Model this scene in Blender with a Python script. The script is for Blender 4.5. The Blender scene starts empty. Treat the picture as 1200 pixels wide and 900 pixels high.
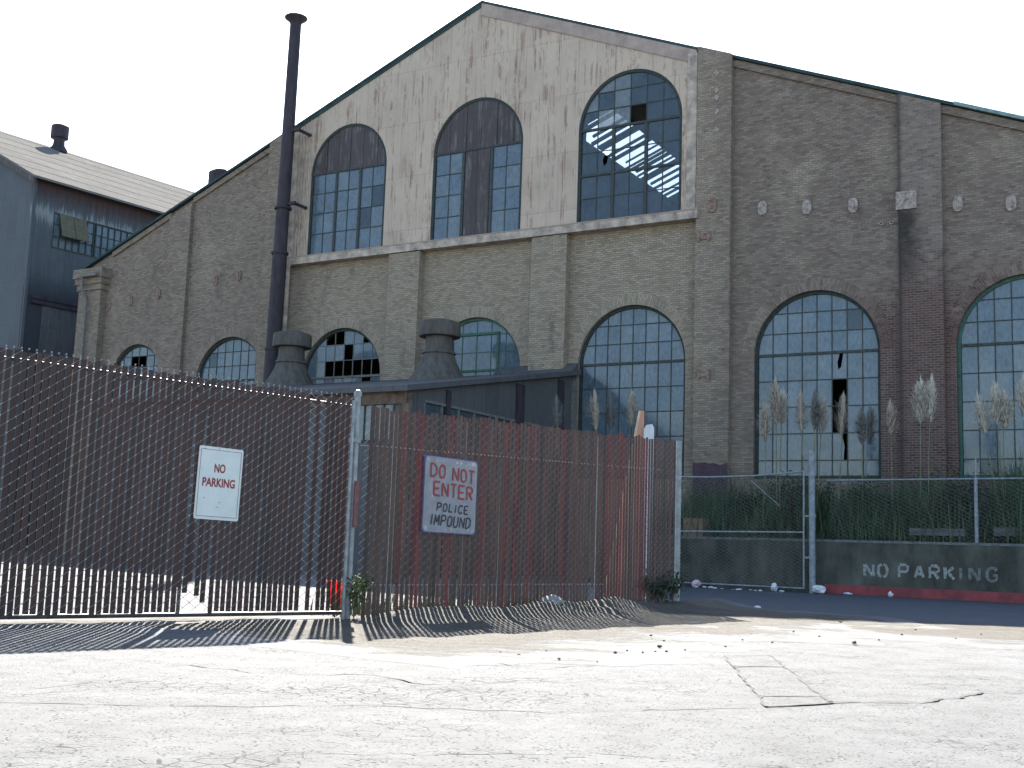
import bpy, bmesh, math, random
from mathutils import Vector, Matrix
R = math.radians
rng = random.Random(7)
scene = bpy.context.scene
col = scene.collection

# ------------------------------------------------------------------ camera, sky, sun, exposure
PITCH, ROLL = R(7.934), R(1.97)
cd = bpy.data.cameras.new('camera'); cam = bpy.data.objects.new('camera', cd); col.objects.link(cam)
cd.sensor_width = 36; cd.lens = 42.0; cd.clip_end = 6000; cd.clip_start = 0.05
fwd = Vector((0, math.cos(PITCH), math.sin(PITCH))); up0 = Vector((0, -math.sin(PITCH), math.cos(PITCH))); rt0 = Vector((1, 0, 0))
rt = rt0*math.cos(ROLL) + up0*math.sin(ROLL); up = -rt0*math.sin(ROLL) + up0*math.cos(ROLL)
cam.matrix_world = Matrix(((rt.x, up.x, -fwd.x, 0), (rt.y, up.y, -fwd.y, 0), (rt.z, up.z, -fwd.z, .85), (0, 0, 0, 1)))
scene.camera = cam
SUN_EL, SUN_AZ = R(38.3), R(-8)
w = bpy.data.worlds.new('World'); scene.world = w; w.use_nodes = True
nt = w.node_tree; bg = nt.nodes['Background']
sky = nt.nodes.new('ShaderNodeTexSky'); sky.sky_type = 'NISHITA'; sky.sun_disc = False
sky.sun_elevation = SUN_EL; sky.sun_rotation = SUN_AZ; sky.air_density = 1.0; sky.dust_density = .8; sky.ozone_density = 1.0
nt.links.new(sky.outputs[0], bg.inputs[0]); bg.inputs[1].default_value = .07
sl = bpy.data.lights.new('sun', 'SUN'); sl.energy = 5.0; sl.angle = R(.5); sl.color = (1, .96, .9)
so = bpy.data.objects.new('sun', sl); col.objects.link(so)
sd = Vector((math.sin(SUN_AZ)*math.cos(SUN_EL), math.cos(SUN_AZ)*math.cos(SUN_EL), math.sin(SUN_EL)))
so.rotation_euler = sd.to_track_quat('Z', 'Y').to_euler(); so.location = (0, 0, 60)
scene.view_settings.view_transform = 'Standard'; scene.view_settings.look = 'None'
scene.view_settings.exposure = 2.5; scene.view_settings.gamma = 1
scene.render.engine = 'CYCLES'
scene.cycles.use_denoising = True
scene.cycles.max_bounces = 8; scene.cycles.transparent_max_bounces = 24

# ------------------------------------------------------------------ material helpers
class NT:
    def __init__(s, name):
        s.m = bpy.data.materials.new(name); s.m.use_nodes = True
        s.t = s.m.node_tree; s.b = s.t.nodes['Principled BSDF']; s.out = s.t.nodes['Material Output']
        s.tc = None
    def n(s, typ, **kw):
        nd = s.t.nodes.new('ShaderNode'+typ)
        for k, v in kw.items():
            if k in nd.inputs: 
                s.put(nd.inputs[k], v)
            else: setattr(nd, k, v)
        return nd
    def put(s, sock, v):
        if isinstance(v, bpy.types.NodeSocket): s.t.links.new(v, sock)
        elif isinstance(v, tuple) and len(v) == 3 and sock.type == 'RGBA': sock.default_value = (*v, 1)
        else: sock.default_value = v
    def obj(s):
        if not s.tc: s.tc = s.n('TexCoord')
        return s.tc.outputs['Object']
    def math(s, op, a, b=0.0, c=0.0, clamp=False):
        nd = s.n('Math', operation=op, use_clamp=clamp); s.put(nd.inputs[0], a); s.put(nd.inputs[1], b); s.put(nd.inputs[2], c); return nd.outputs[0]
    def mapv(s, scale, vec=None, rot=(0, 0, 0), loc=(0, 0, 0)):
        nd = s.n('Mapping'); s.put(nd.inputs['Vector'], vec or s.obj()); nd.inputs['Scale'].default_value = scale
        nd.inputs['Rotation'].default_value = rot; nd.inputs['Location'].default_value = loc; return nd.outputs[0]
    def noise(s, scale, detail=4, rough=.6, vec=None):
        nd = s.n('TexNoise'); s.put(nd.inputs['Vector'], vec or s.obj()); nd.inputs['Scale'].default_value = scale
        nd.inputs['Detail'].default_value = detail; nd.inputs['Roughness'].default_value = rough; return nd.outputs['Fac']
    def ramp(s, f, stops):
        nd = s.n('ValToRGB'); s.put(nd.inputs[0], f); cr = nd.color_ramp
        while len(cr.elements) < len(stops): cr.elements.new(.5)
        for e, (p, c) in zip(cr.elements, stops):
            e.position = p; e.color = (*c, 1) if isinstance(c, tuple) else (c, c, c, 1)
        return nd.outputs[0]
    def mix(s, f, a, b, blend='MIX'):
        nd = s.n('Mix', data_type='RGBA', blend_type=blend); s.put(nd.inputs[0], f)
        s.put(nd.inputs[6], a if isinstance(a, bpy.types.NodeSocket) else (*a, 1) if len(a) == 3 else a)
        s.put(nd.inputs[7], b if isinstance(b, bpy.types.NodeSocket) else (*b, 1) if len(b) == 3 else b); return nd.outputs[2]
    def sep(s, vec=None):
        nd = s.n('SeparateXYZ'); s.put(nd.inputs[0], vec or s.obj()); return nd.outputs
    def comb(s, x, y, z=0.0):
        nd = s.n('CombineXYZ'); s.put(nd.inputs[0], x); s.put(nd.inputs[1], y); s.put(nd.inputs[2], z); return nd.outputs[0]
    def bump(s, h, strength=.3, dist=.01):
        nd = s.n('Bump'); s.put(nd.inputs['Height'], h); nd.inputs['Strength'].default_value = strength
        nd.inputs['Distance'].default_value = dist; s.t.links.new(nd.outputs[0], s.b.inputs['Normal']); return nd.outputs[0]
    def fin(s, colr, rough=.8, metal=0.0, spec=.3):
        s.put(s.b.inputs['Base Color'], colr); s.put(s.b.inputs['Roughness'], rough)
        s.put(s.b.inputs['Metallic'], metal); s.b.inputs['Specular IOR Level'].default_value = spec; return s.m
    def steps(s, v, a, b):
        nd = s.n('MapRange', interpolation_type='SMOOTHSTEP'); s.put(nd.inputs[0], v); s.put(nd.inputs[1], a); s.put(nd.inputs[2], b); return nd.outputs[0]

def plain(name, c, rough=.7, metal=0.0, var=.25, scale=6.0, spec=.3, stretch=(1, 1, 1), bump=0.0, dark=None):
    k = NT(name); v = k.mapv(stretch)
    f = k.noise(scale, 5, .65, v)
    d = dark or tuple(x*(1-var*1.6) for x in c); l = tuple(min(1, x*(1+var)) for x in c)
    cc = k.ramp(f, [(.3, d), (.7, l)])
    if bump: k.bump(f, bump, .02)
    return k.fin(cc, rough, metal, spec)

def brick_mat(name, red_all=False, polar=False, off=(0, 0)):
    k = NT(name); x, y, z = k.sep()[:3]
    if polar:
        rad = k.math('SQRT', k.math('ADD', k.math('MULTIPLY', x, x), k.math('MULTIPLY', z, z)))
        ang = k.math('ARCTAN2', z, x); vec = k.comb(rad, k.math('MULTIPLY', ang, 2.4)); x = k.math('ADD', x, off[0]); z = k.math('ADD', z, off[1])
    else:
        vec = k.comb(k.math('ADD', x, y), z)
    br = k.n('TexBrick'); k.put(br.inputs['Vector'], vec); br.offset = .5
    for nm, v in (('Scale', 1.0), ('Mortar Size', .012), ('Mortar Smooth', .25), ('Brick Width', .235), ('Row Height', .08), ('Bias', 0.0)): br.inputs[nm].default_value = v
    br.inputs['Color1'].default_value = (0, 0, 0, 1); br.inputs['Color2'].default_value = (1, 1, 1, 1); br.inputs['Mortar'].default_value = (.5, .5, .5, 1)
    big = k.noise(.33, 5, .65); mid = k.noise(1.7, 6, .7, k.mapv((1, 1, 1.6))); fine = k.noise(26, 3, .6)
    streak = k.noise(2.6, 7, .8, k.mapv((1.2, 1.2, 3.4)))
    per = k.math('MULTIPLY_ADD', br.outputs['Color'], .3, k.math('MULTIPLY', k.math('ADD', k.math('ADD', streak, mid), k.math('MULTIPLY', fine, .35)), .36))
    beige = k.ramp(per, [(.24, (.14, .105, .075)), (.42, (.25, .2, .144)), (.6, (.34, .28, .205)), (.8, (.42, .355, .27))])
    brown = k.ramp(per, [(.24, (.075, .053, .043)), (.42, (.155, .115, .093)), (.6, (.22, .172, .138)), (.8, (.31, .255, .205))])
    red = k.ramp(per, [(.24, (.05, .03, .026)), (.5, (.105, .06, .05)), (.8, (.165, .105, .088))])
    # brick colour differs by bay: dun brick at the middle, browner to the right and left, red brick round the right pilaster
    brownm = k.math('MULTIPLY', k.math('ADD', k.steps(k.math('ADD', x, k.math('MULTIPLY', mid, 3.0)), -1.2, 2.6), k.math('MULTIPLY', k.steps(x, -18.0, -23.0), .75)), k.steps(big, .28, .5))
    c = k.mix(k.math('ADD', brownm, k.math('MULTIPLY', k.steps(mid, .5, .68), .35), clamp=True), beige, brown)
    wob = k.math('MULTIPLY', k.math('SUBTRACT', mid, .5), 5.0)
    zr = k.math('MULTIPLY', k.steps(k.math('ADD', x, wob), 3.4, 5.2), k.steps(k.math('ADD', z, k.math('MULTIPLY', wob, 1.4)), 10.8, 8.6))
    if not red_all:
        c = k.mix(zr, c, red)
        mcol = k.mix(zr, (.17, .145, .115), (.28, .245, .215))
    else:
        rm = k.steps(k.math('ADD', z, k.math('MULTIPLY', wob, 1.0)), 11.6, 9.2)
        c = k.mix(rm, brown, red); mcol = (.25, .225, .2)
    c = k.mix(k.math('MULTIPLY', br.outputs['Fac'], .6 if not polar else .35), c, mcol)
    dk = k.math('MULTIPLY', k.steps(br.outputs['Color'], .8, .92), k.steps(mid, .42, .6)); c = k.mix(k.math('MULTIPLY', dk, .42), c, (.06, .045, .04))
    # soot and run-off stains
    soot = k.noise(.8, 6, .7, k.mapv((1.0, 1.0, .35), loc=(3, 0, 0)))
    c = k.mix(k.math('MULTIPLY', k.steps(soot, .56, .74), .5), c, (.05, .047, .043))
    spots = k.n('TexVoronoi'); spots.inputs['Scale'].default_value = 1.6; k.put(spots.inputs['Vector'], k.mapv((1, 1, 1.8)))
    c = k.mix(k.math('MULTIPLY', k.steps(spots.outputs['Distance'], .11, .05), k.math('MULTIPLY', k.steps(fine, .45, .55), .8)), c, (.035, .03, .028))
    pale = k.noise(1.2, 5, .7, k.mapv((1, 1, .8), loc=(9, 4, 0)))
    c = k.mix(k.math('MULTIPLY', k.steps(pale, .6, .75), .35), c, (.42, .38, .31))
    if red_all:
        st = k.math('MULTIPLY', k.math('MULTIPLY', k.steps(k.math('ADD', x, k.math('MULTIPLY', mid, .9)), 7.1, 6.3), k.steps(k.math('ADD', z, k.math('MULTIPLY', fine, .5)), 12.7, 12.4)), k.steps(k.math('ADD', z, k.math('MULTIPLY', mid, 4.0)), 11.0, 13.6))
        c = k.mix(k.math('MULTIPLY', st, .82), c, (.018, .018, .017))
        jn = k.math('MULTIPLY', k.steps(x, 5.8, 5.62), .75); c = k.mix(jn, c, (.05, .045, .043))
    h = k.math('ADD', k.math('MULTIPLY', br.outputs['Fac'], -1.0), k.math('MULTIPLY', fine, .6))
    k.bump(h, .9, .015)
    return k.fin(c, .92, 0, .15)

def sheet_metal(name, c, rust=(.1, .045, .03), pitch=.13, amount=.5, low=None, band=None, sheetvar=.12, rough=.7, spec=.2):
    k = NT(name); x, y, z = k.sep()[:3]
    u = k.math('ADD', x, y)
    st = k.noise(1.0, 7, .75, k.mapv((4.5, 4.5, .22))); big = k.noise(.5, 5, .6); mid = k.noise(3.0, 6, .7, k.mapv((1, 1, .5)))
    sheet = k.n('TexBrick'); k.put(sheet.inputs['Vector'], k.comb(u, z)); sheet.offset = .37
    for nm, v in (('Scale', 1.0), ('Mortar Size', .012), ('Mortar Smooth', .3), ('Brick Width', .78), ('Row Height', 2.3)): sheet.inputs[nm].default_value = v
    sheet.inputs['Color1'].default_value = (0, 0, 0, 1); sheet.inputs['Color2'].default_value = (1, 1, 1, 1)
    fst = k.noise(1.0, 6, .8, k.mapv((14, 14, .5)))
    tone = k.math('MULTIPLY_ADD', sheet.outputs['Color'], sheetvar, k.math('MULTIPLY', k.math('ADD', k.math('ADD', st, big), k.math('MULTIPLY', fst, .5)), .38))
    d = tuple(v*.62 for v in c); l = tuple(min(1, v*1.22) for v in c)
    cc = k.ramp(tone, [(.25, d), (.5, c), (.75, l)])
    cc = k.mix(k.math('MULTIPLY', k.math('MULTIPLY', k.steps(k.math('ADD', k.math('MULTIPLY', st, .5), k.math('MULTIPLY', fst, .5)), .48, .57), k.steps(mid, .4, .6)), amount), cc, rust)
    cc = k.mix(k.math('MULTIPLY', sheet.outputs['Fac'], .35), cc, tuple(v*.4 for v in c))
    if band:   # rust band under the eaves, ragged lower edge
        zz = k.math('ADD', z, k.math('MULTIPLY', k.math('SUBTRACT', st, .5), 3.2))
        cc = k.mix(k.math('MULTIPLY', k.steps(zz, band[0], band[1]), .9), cc, (.06, .028, .024))
        cc = k.mix(k.math('MULTIPLY', k.math('MULTIPLY', k.steps(zz, band[0]-.7, band[0]-.2), k.steps(zz, band[0]+.3, band[0])), .5), cc, (.34, .34, .33))
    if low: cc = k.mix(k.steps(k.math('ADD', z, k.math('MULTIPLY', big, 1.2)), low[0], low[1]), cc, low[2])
    wv = k.math('SINE', k.math('MULTIPLY', u, 6.283/pitch))
    k.bump(k.math('ADD', wv, k.math('MULTIPLY', st, .5)), .25, .012)
    if spec < .06: k.b.inputs['IOR'].default_value = 1.0     # dead matt, weathered sheet
    return k.fin(cc, rough, .0, spec)

def glass_mat(name, tint, dirt=.5, clear=.3):
    k = NT(name); f = k.noise(1.4, 4, .6); g = k.noise(11, 4, .7, k.mapv((1, 1, .5)))
    cc = k.ramp(k.math('MULTIPLY', k.math('ADD', f, g), .5), [(.35, tuple(v*.6 for v in tint)), (.62, tint)])
    k.fin(cc, k.ramp(g, [(.3, .04), (.8, .22)]), 0, .42); k.b.inputs['IOR'].default_value = 1.6
    tr = k.n('BsdfTransparent'); tr.inputs[0].default_value = (.7, .8, .85, 1)
    ms = k.n('MixShader'); k.put(ms.inputs[0], k.math('MULTIPLY_ADD', g, -.25, clear+.1, clamp=True))
    k.t.links.new(k.b.outputs[0], ms.inputs[1]); k.t.links.new(tr.outputs[0], ms.inputs[2]); k.t.links.new(ms.outputs[0], k.out.inputs[0])
    return k.m

def asphalt_mat(name, lo, md, hi, flecks=.8, cracks=True, spec=.8, rough=.55):
    k = NT(name); p = k.obj()
    big = k.noise(.28, 6, .65); mid = k.noise(2.6, 7, .75); fine = k.noise(70, 5, .8)
    warp = k.n('TexNoise'); warp.inputs['Scale'].default_value = 5.0; warp.inputs['Detail'].default_value = 8; warp.inputs['Roughness'].default_value = .7
    va = k.n('VectorMath', operation='MULTIPLY_ADD'); k.put(va.inputs[0], warp.outputs['Color']); va.inputs[1].default_value = (.4, .4, .4); k.put(va.inputs[2], p)
    v2 = k.n('TexVoronoi', feature='DISTANCE_TO_EDGE'); k.put(v2.inputs['Vector'], va.outputs[0]); v2.inputs['Scale'].default_value = 8.5
    st = k.n('TexVoronoi'); k.put(st.inputs['Vector'], p); st.inputs['Scale'].default_value = 42
    st2 = k.n('TexVoronoi'); k.put(st2.inputs['Vector'], p); st2.inputs['Scale'].default_value = 15
    c = k.ramp(k.math('MULTIPLY_ADD', mid, .5, k.math('MULTIPLY', fine, .5)), [(.32, lo), (.5, md), (.7, hi)])
    c = k.mix(k.math('MULTIPLY', k.steps(big, .5, .64), .35), c, hi)
    pit = k.math('MULTIPLY', k.steps(st.outputs['Distance'], .34, .14), k.steps(k.noise(5, 6, .8), .42, .58))
    pit2 = k.math('MULTIPLY', k.steps(st2.outputs['Distance'], .2, .1), k.steps(k.noise(4, 4, .7), .54, .62))
    pit = k.math('MAXIMUM', pit, pit2)
    if cracks:
        cr = k.math('MULTIPLY', k.steps(v2.outputs[0], .05, .0), k.math('MULTIPLY', k.steps(k.noise(.5, 5, .7, k.mapv((.6, 1.2, 1), loc=(1, 7, 0))), .5, .62), k.steps(fine, .35, .55)))
        pit = k.math('MAXIMUM', pit, cr)
    c = k.mix(k.math('MULTIPLY', pit, flecks), c, (.02, .019, .018))
    k.bump(k.math('ADD', k.math('MULTIPLY', fine, .9), k.math('ADD', k.math('MULTIPLY', mid, .8), k.math('MULTIPLY', pit, -1.3))), .9, .014)
    return k.fin(c, rough, 0, spec)

def dirt_mat():
    k = NT('sandy_dirt'); p = k.obj()
    a = k.noise(1.0, 6, .7, k.mapv((.5, 1.6, 1), rot=(0, 0, R(-20)))); b = k.noise(9, 6, .75); f = k.noise(60, 4, .7)
    c = k.ramp(k.math('MULTIPLY_ADD', b, .5, k.math('MULTIPLY', a, .5)), [(.32, (.06, .053, .044)), (.5, (.1, .09, .074)), (.68, (.14, .128, .108))])
    cv = k.n('Attribute', attribute_name='cover').outputs['Fac']
    road = k.ramp(k.math('MULTIPLY_ADD', k.noise(2.6, 7, .75), .5, k.math('MULTIPLY', k.noise(70, 5, .8), .5)), [(.32, (.06, .0595, .058)), (.5, (.12, .1195, .1175)), (.7, (.16, .1595, .157))])
    m_ = k.math('ADD', cv, k.math('MULTIPLY', k.math('SUBTRACT', k.math('MULTIPLY_ADD', a, .7, k.math('MULTIPLY', b, .3)), .5), 2.4))
    c = k.mix(k.steps(m_, .3, .75), road, c)
    st = k.n('TexVoronoi'); k.put(st.inputs['Vector'], p); st.inputs['Scale'].default_value = 17
    pb = k.math('MULTIPLY', k.steps(st.outputs['Distance'], .3, .2), k.steps(k.noise(5, 3, .6), .46, .58))
    ms_ = k.steps(m_, .3, .75); pb = k.math('MULTIPLY', pb, ms_)
    c = k.mix(k.math('MULTIPLY', pb, .75), c, (.09, .08, .07))
    k.bump(k.math('ADD', k.math('MULTIPLY', f, .45), k.math('MULTIPLY', k.math('ADD', k.math('ADD', b, f), pb), ms_)), .9, .022)
    return k.fin(c, .9, 0, .15)

M = {}
M['brick'] = brick_mat('weathered_brick'); M['redbrick'] = brick_mat('dark_red_brick', red_all=True);
M['panel'] = sheet_metal('cream_sheet_metal', (.46, .37, .285), rust=(.2, .12, .085), amount=.85)
M['trim'] = plain('cream_trim', (.46, .375, .29), .7, var=.22, scale=3, dark=(.2, .165, .14))
M['trimpink'] = plain('faded_pink_trim', (.36, .29, .24), .75, var=.12, scale=2, dark=(.27, .2, .165))
M['darksheet'] = sheet_metal('dark_sheet_metal', (.088, .09, .092), rust=(.06, .04, .035), amount=.7, pitch=.2)
M['boardsheet'] = sheet_metal('brown_patch_sheet', (.07, .059, .058), rust=(.19, .175, .165), amount=.6, pitch=.6)
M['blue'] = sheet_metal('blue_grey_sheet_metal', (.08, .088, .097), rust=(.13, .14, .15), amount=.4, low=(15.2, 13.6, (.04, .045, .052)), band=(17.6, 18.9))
M['bluefront'] = sheet_metal('blue_grey_front_sheet', (.08, .09, .1), rust=(.06, .06, .062), amount=.35)
M['roofsheet'] = sheet_metal('weathered_roof_sheet', (.16, .152, .138), rust=(.09, .078, .066), amount=.6, pitch=.25, rough=.95, spec=.05)
M['roof'] = plain('dark_green_roofing', (.03, .055, .052), .8, var=.3, scale=2)
M['frame'] = plain('dark_green_window_steel', (.032, .046, .042), .7, var=.35, scale=8)
M['frame_green'] = plain('green_window_steel', (.05, .115, .085), .65, var=.3, scale=8)
M['muntin'] = plain('grey_green_muntin', (.05, .058, .055), .7, var=.3, scale=10)
M['muntin_pale'] = plain('bare_steel_muntin', (.16, .155, .14), .7, var=.3, scale=10)
M['glass'] = [glass_mat('dusty_blue_glass', (.122, .168, .2), clear=.12), glass_mat('pale_dusty_glass', (.148, .19, .215), clear=.1), glass_mat('clear_dirty_glass', (.1, .14, .17), clear=.42)]
M['paleglass'] = [glass_mat('milky_glass', (.17, .2, .205), clear=.1)]
M['pipe'] = plain('sooty_stack_steel', (.042, .034, .04), .7, var=.3, scale=3, stretch=(1, 1, .3))
M['vent'] = plain('grey_ventilator_steel', (.098, .092, .08), .8, var=.25, scale=3.5, stretch=(1.5, 1.5, .35), bump=.15, dark=(.055, .046, .038))
M['rust'] = plain('rusty_fascia', (.13, .1, .075), .85, var=.4, scale=2.5, dark=(.06, .035, .025))
M['plate'] = plain('pale_iron_plate', (.36, .335, .3), .75, var=.25, scale=9, dark=(.17, .1, .075))
M['rustplate'] = plain('rusty_iron_plate', (.23, .175, .135), .85, var=.4, scale=9, dark=(.12, .06, .04))
M['hole'] = plain('dark_hole', (.01, .01, .01), .9)
M['galv'] = plain('galvanised_pipe', (.25, .265, .27), .5, .35, var=.25, scale=10, spec=.5)
M['darksteel'] = plain('dark_gate_steel', (.06, .055, .055), .6, var=.3, scale=8)
M['galvdull'] = plain('dull_galvanised_pipe', (.24, .265, .28), .6, .2, var=.25, scale=10, spec=.4)
M['wire'] = plain('fence_wire', (.27, .27, .26), .5, .0, var=.2, scale=12, spec=.5)
M['wireglint'] = plain('painted_wire_glint', (.5, .5, .48), .5)  # sun glint on the wire bends, put into a brighter colour
M['wiredark'] = plain('weathered_fence_wire', (.15, .145, .135), .6, .0, var=.2, scale=12)
M['slat'] = [plain('dark_maroon_slat', (.06, .029, .024), .55, var=.2, scale=5, stretch=(1, 1, .2)), plain('blackish_slat', (.047, .026, .021), .55, var=.2, scale=5, stretch=(1, 1, .2))]
M['slat2'] = [plain('faded_brown_slat', (.104, .052, .039), .6, var=.28, scale=4, stretch=(2, 2, .25)), plain('grey_brown_slat', (.09, .054, .04), .6, var=.28, scale=4, stretch=(2, 2, .25)),
              plain('reddish_slat', (.14, .036, .029), .6, var=.3, scale=4, stretch=(2, 2, .25)), plain('dark_brown_slat', (.06, .037, .03), .6, var=.28, scale=4, stretch=(2, 2, .25))]
M['concrete'] = plain('dark_stained_concrete', (.076, .078, .063), .9, var=.4, scale=1.6, stretch=(1, 1, .5), bump=.2)
M['coping'] = plain('pale_concrete_edge', (.13, .145, .135), .9, var=.35, scale=5)
M['redpaint'] = plain('worn_red_paint', (.24, .045, .05), .75, var=.25, scale=3, dark=(.12, .04, .04))
M['signwhite'] = plain('sign_white', (.62, .64, .6), .45, var=.05, scale=5)
M['signgrey'] = plain('hand_painted_board', (.27, .265, .27), .7, var=.12, scale=7, dark=(.2, .2, .21))
M['signblue'] = plain('blue_painted_edge', (.09, .085, .19), .7)
M['redletter'] = plain('red_lettering', (.3, .042, .042), .6, var=.15)
M['blackletter'] = plain('black_lettering', (.035, .035, .037), .6)
M['stencil'] = plain('worn_white_stencil', (.3, .305, .285), .8, var=.35, scale=16, dark=(.085, .09, .08))
M['stencilfaint'] = plain('faded_stencil', (.15, .16, .15), .85, var=.4, scale=12, dark=(.07, .075, .07))
M['asphalt'] = asphalt_mat('road_asphalt', (.06, .0595, .058), (.12, .1195, .1175), (.16, .1595, .157), .92, True, .15, .9); M['alley'] = asphalt_mat('shade_toned_asphalt', (.05, .052, .06), (.072, .076, .086), (.092, .097, .108), .4, False, .2, .85); M['dirt'] = dirt_mat()
M['patch'] = asphalt_mat('patched_asphalt', (.075, .074, .072), (.127, .126, .123), (.16, .159, .156), .7, False, .1, .9)
M['crack'] = plain('dark_crack', (.03, .026, .024), .9)
M['soil'] = plain('dark_soil', (.06, .05, .04), .95, var=.4, scale=3, bump=.4)
M['grass'] = [plain('dark_grass', (.05, .092, .046), .8, var=.35, scale=1.2), plain('olive_grass', (.092, .118, .055), .8, var=.35, scale=1.2), plain('dry_grass', (.13, .115, .07), .85, var=.3, scale=1.5)]
M['leaf'] = [plain('weed_leaf', (.06, .09, .03), .7, var=.4, scale=9), plain('dry_weed_leaf', (.17, .16, .08), .8, var=.3, scale=9)]
M['bushleaf'] = [plain('dark_bush_leaf', (.035, .058, .034), .8, var=.4, scale=9), plain('brown_bush_leaf', (.05, .04, .028), .85, var=.3, scale=9)]
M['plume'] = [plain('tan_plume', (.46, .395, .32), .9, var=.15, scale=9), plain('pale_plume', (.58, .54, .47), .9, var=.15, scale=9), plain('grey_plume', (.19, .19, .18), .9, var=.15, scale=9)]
M['stem'] = plain('plume_stem', (.17, .17, .1), .8)
M['paper'] = plain('crumpled_paper', (.62, .64, .66), .8, var=.15)
M['pinkpaper'] = plain('pinkish_wrapper', (.58, .42, .45), .8, var=.15)
M['stone'] = plain('dark_stone', (.12, .1, .085), .9, var=.4, scale=20)
M['palestone'] = plain('pale_rubble', (.24, .23, .21), .9, var=.3, scale=14)
M['orange'] = plain('orange_board', (.42, .25, .16), .7, var=.15, scale=1.2, dark=(.38, .17, .12))
M['litwood'] = plain('painted_sunlit_edge', (.55, .42, .28), .8)
M['whitepost'] = plain('white_post', (.55, .56, .58), .6, var=.1)
M['crate'] = plain('tan_carton', (.19, .135, .085), .85, var=.2, scale=4)
M['timber'] = plain('grey_timber', (.12, .125, .125), .9, var=.3, scale=3, stretch=(.5, 4, 4))
k = NT('red_plastic'); k.fin((.75, .03, .02), .4, 0, .4)
tl = k.n('BsdfTranslucent'); tl.inputs[0].default_value = (.85, .04, .03, 1); ms = k.n('MixShader'); ms.inputs[0].default_value = .55
k.t.links.new(k.b.outputs[0], ms.inputs[1]); k.t.links.new(tl.outputs[0], ms.inputs[2]); k.t.links.new(ms.outputs[0], k.out.inputs[0]); M['redplastic'] = k.m
k = NT('purple_paint'); f = k.noise(6, 5, .7); k.fin(k.ramp(f, [(.3, (.06, .05, .055)), (.6, (.11, .068, .088))]), .85, 0, .1); M['purple'] = k.m
M['reflector'] = plain('dull_red_reflector', (.17, .06, .06), .5, var=.3, scale=20)

# ------------------------------------------------------------------ mesh helpers
class MB:
    def __init__(s): s.v = []; s.f = []; s.mi = []
    def add(s, vs, fs, m=0):
        o = len(s.v); s.v += [tuple(p) for p in vs]
        for f in fs: s.f.append(tuple(i+o for i in f)); s.mi.append(m)
    def box(s, a, b, m=0):
        x0, y0, z0 = a; x1, y1, z1 = b
        s.add([(x0,y0,z0),(x1,y0,z0),(x1,y1,z0),(x0,y1,z0),(x0,y0,z1),(x1,y0,z1),(x1,y1,z1),(x0,y1,z1)],
              [(0,3,2,1),(4,5,6,7),(0,1,5,4),(1,2,6,5),(2,3,7,6),(3,0,4,7)], m)
    def prism(s, poly, y0, y1, m=0, flat='xz'):
        n = len(poly)
        P = (lambda a, b, t: (a, t, b)) if flat == 'xz' else (lambda a, b, t: (t, a, b)) if flat == 'yz' else (lambda a, b, t: (a, b, t))
        s.add([P(a, b, y0) for a, b in poly]+[P(a, b, y1) for a, b in poly],
              [tuple(range(n)), tuple(reversed(range(n, 2*n)))]+[(i, i+n, (i+1) % n+n, (i+1) % n) for i in range(n)], m)
    def tube(s, p, q, r, r2=None, n=8, m=0, cap=True):
        p = Vector(p); q = Vector(q); r2 = r if r2 is None else r2
        d = (q-p).normalized(); a = d.orthogonal().normalized(); b = d.cross(a)
        vs = []
        for c, rr in ((p, r), (q, r2)):
            for i in range(n):
                t = 2*math.pi*i/n; vs.append(c+(a*math.cos(t)+b*math.sin(t))*rr)
        fs = [(i, (i+1) % n, (i+1) % n+n, i+n) for i in range(n)]
        if cap: fs += [tuple(reversed(range(n))), tuple(range(n, 2*n))]
        s.add(vs, fs, m)
    def chain(s, pts, r, n=3, m=0):
        for a, b in zip(pts, pts[1:]): s.tube(a, b, r, n=n, m=m, cap=False)
    def lathe(s, c, prof, n=28, m=0):
        vs = []
        for r, z in prof:
            for i in range(n):
                t = 2*math.pi*i/n; vs.append((c[0]+r*math.cos(t), c[1]+r*math.sin(t), c[2]+z))
        fs = []
        for j in range(len(prof)-1):
            for i in range(n): fs.append((j*n+i, j*n+(i+1) % n, (j+1)*n+(i+1) % n, (j+1)*n+i))
        fs += [tuple(reversed(range(n))), tuple(range((len(prof)-1)*n, len(prof)*n))]
        s.add(vs, fs, m)
    def build(s, name, mats, parent=None, smooth=False, loc=None, rot=None):
        me = bpy.data.meshes.new(name); me.from_pydata(s.v, [], s.f); me.update()
        if not isinstance(mats, (list, tuple)): mats = [mats]
        for m in mats: me.materials.append(m)
        me.polygons.foreach_set('material_index', [min(i, len(mats)-1) for i in s.mi])
        if smooth: me.polygons.foreach_set('use_smooth', [True]*len(me.polygons))
        o = bpy.data.objects.new(name, me); col.objects.link(o)
        if parent: o.parent = parent
        if loc: o.location = loc
        if rot is not None: o.rotation_euler = rot
        return o

def tag(o, label=None, cat=None, group=None, kind=None):
    if label: o['label'] = label
    if cat: o['category'] = cat
    if group: o['group'] = group
    if kind: o['kind'] = kind
    return o
def empty(name, loc, rz=0):
    o = bpy.data.objects.new(name, None); col.objects.link(o); o.location = loc; o.rotation_euler = (0, 0, rz); o.empty_display_size = .3
    return o
def smooth_by_angle(o, ang=40):
    for p in o.data.polygons: p.use_smooth = True
    try: o.data.set_sharp_from_angle(angle=R(ang))
    except Exception: pass

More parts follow.
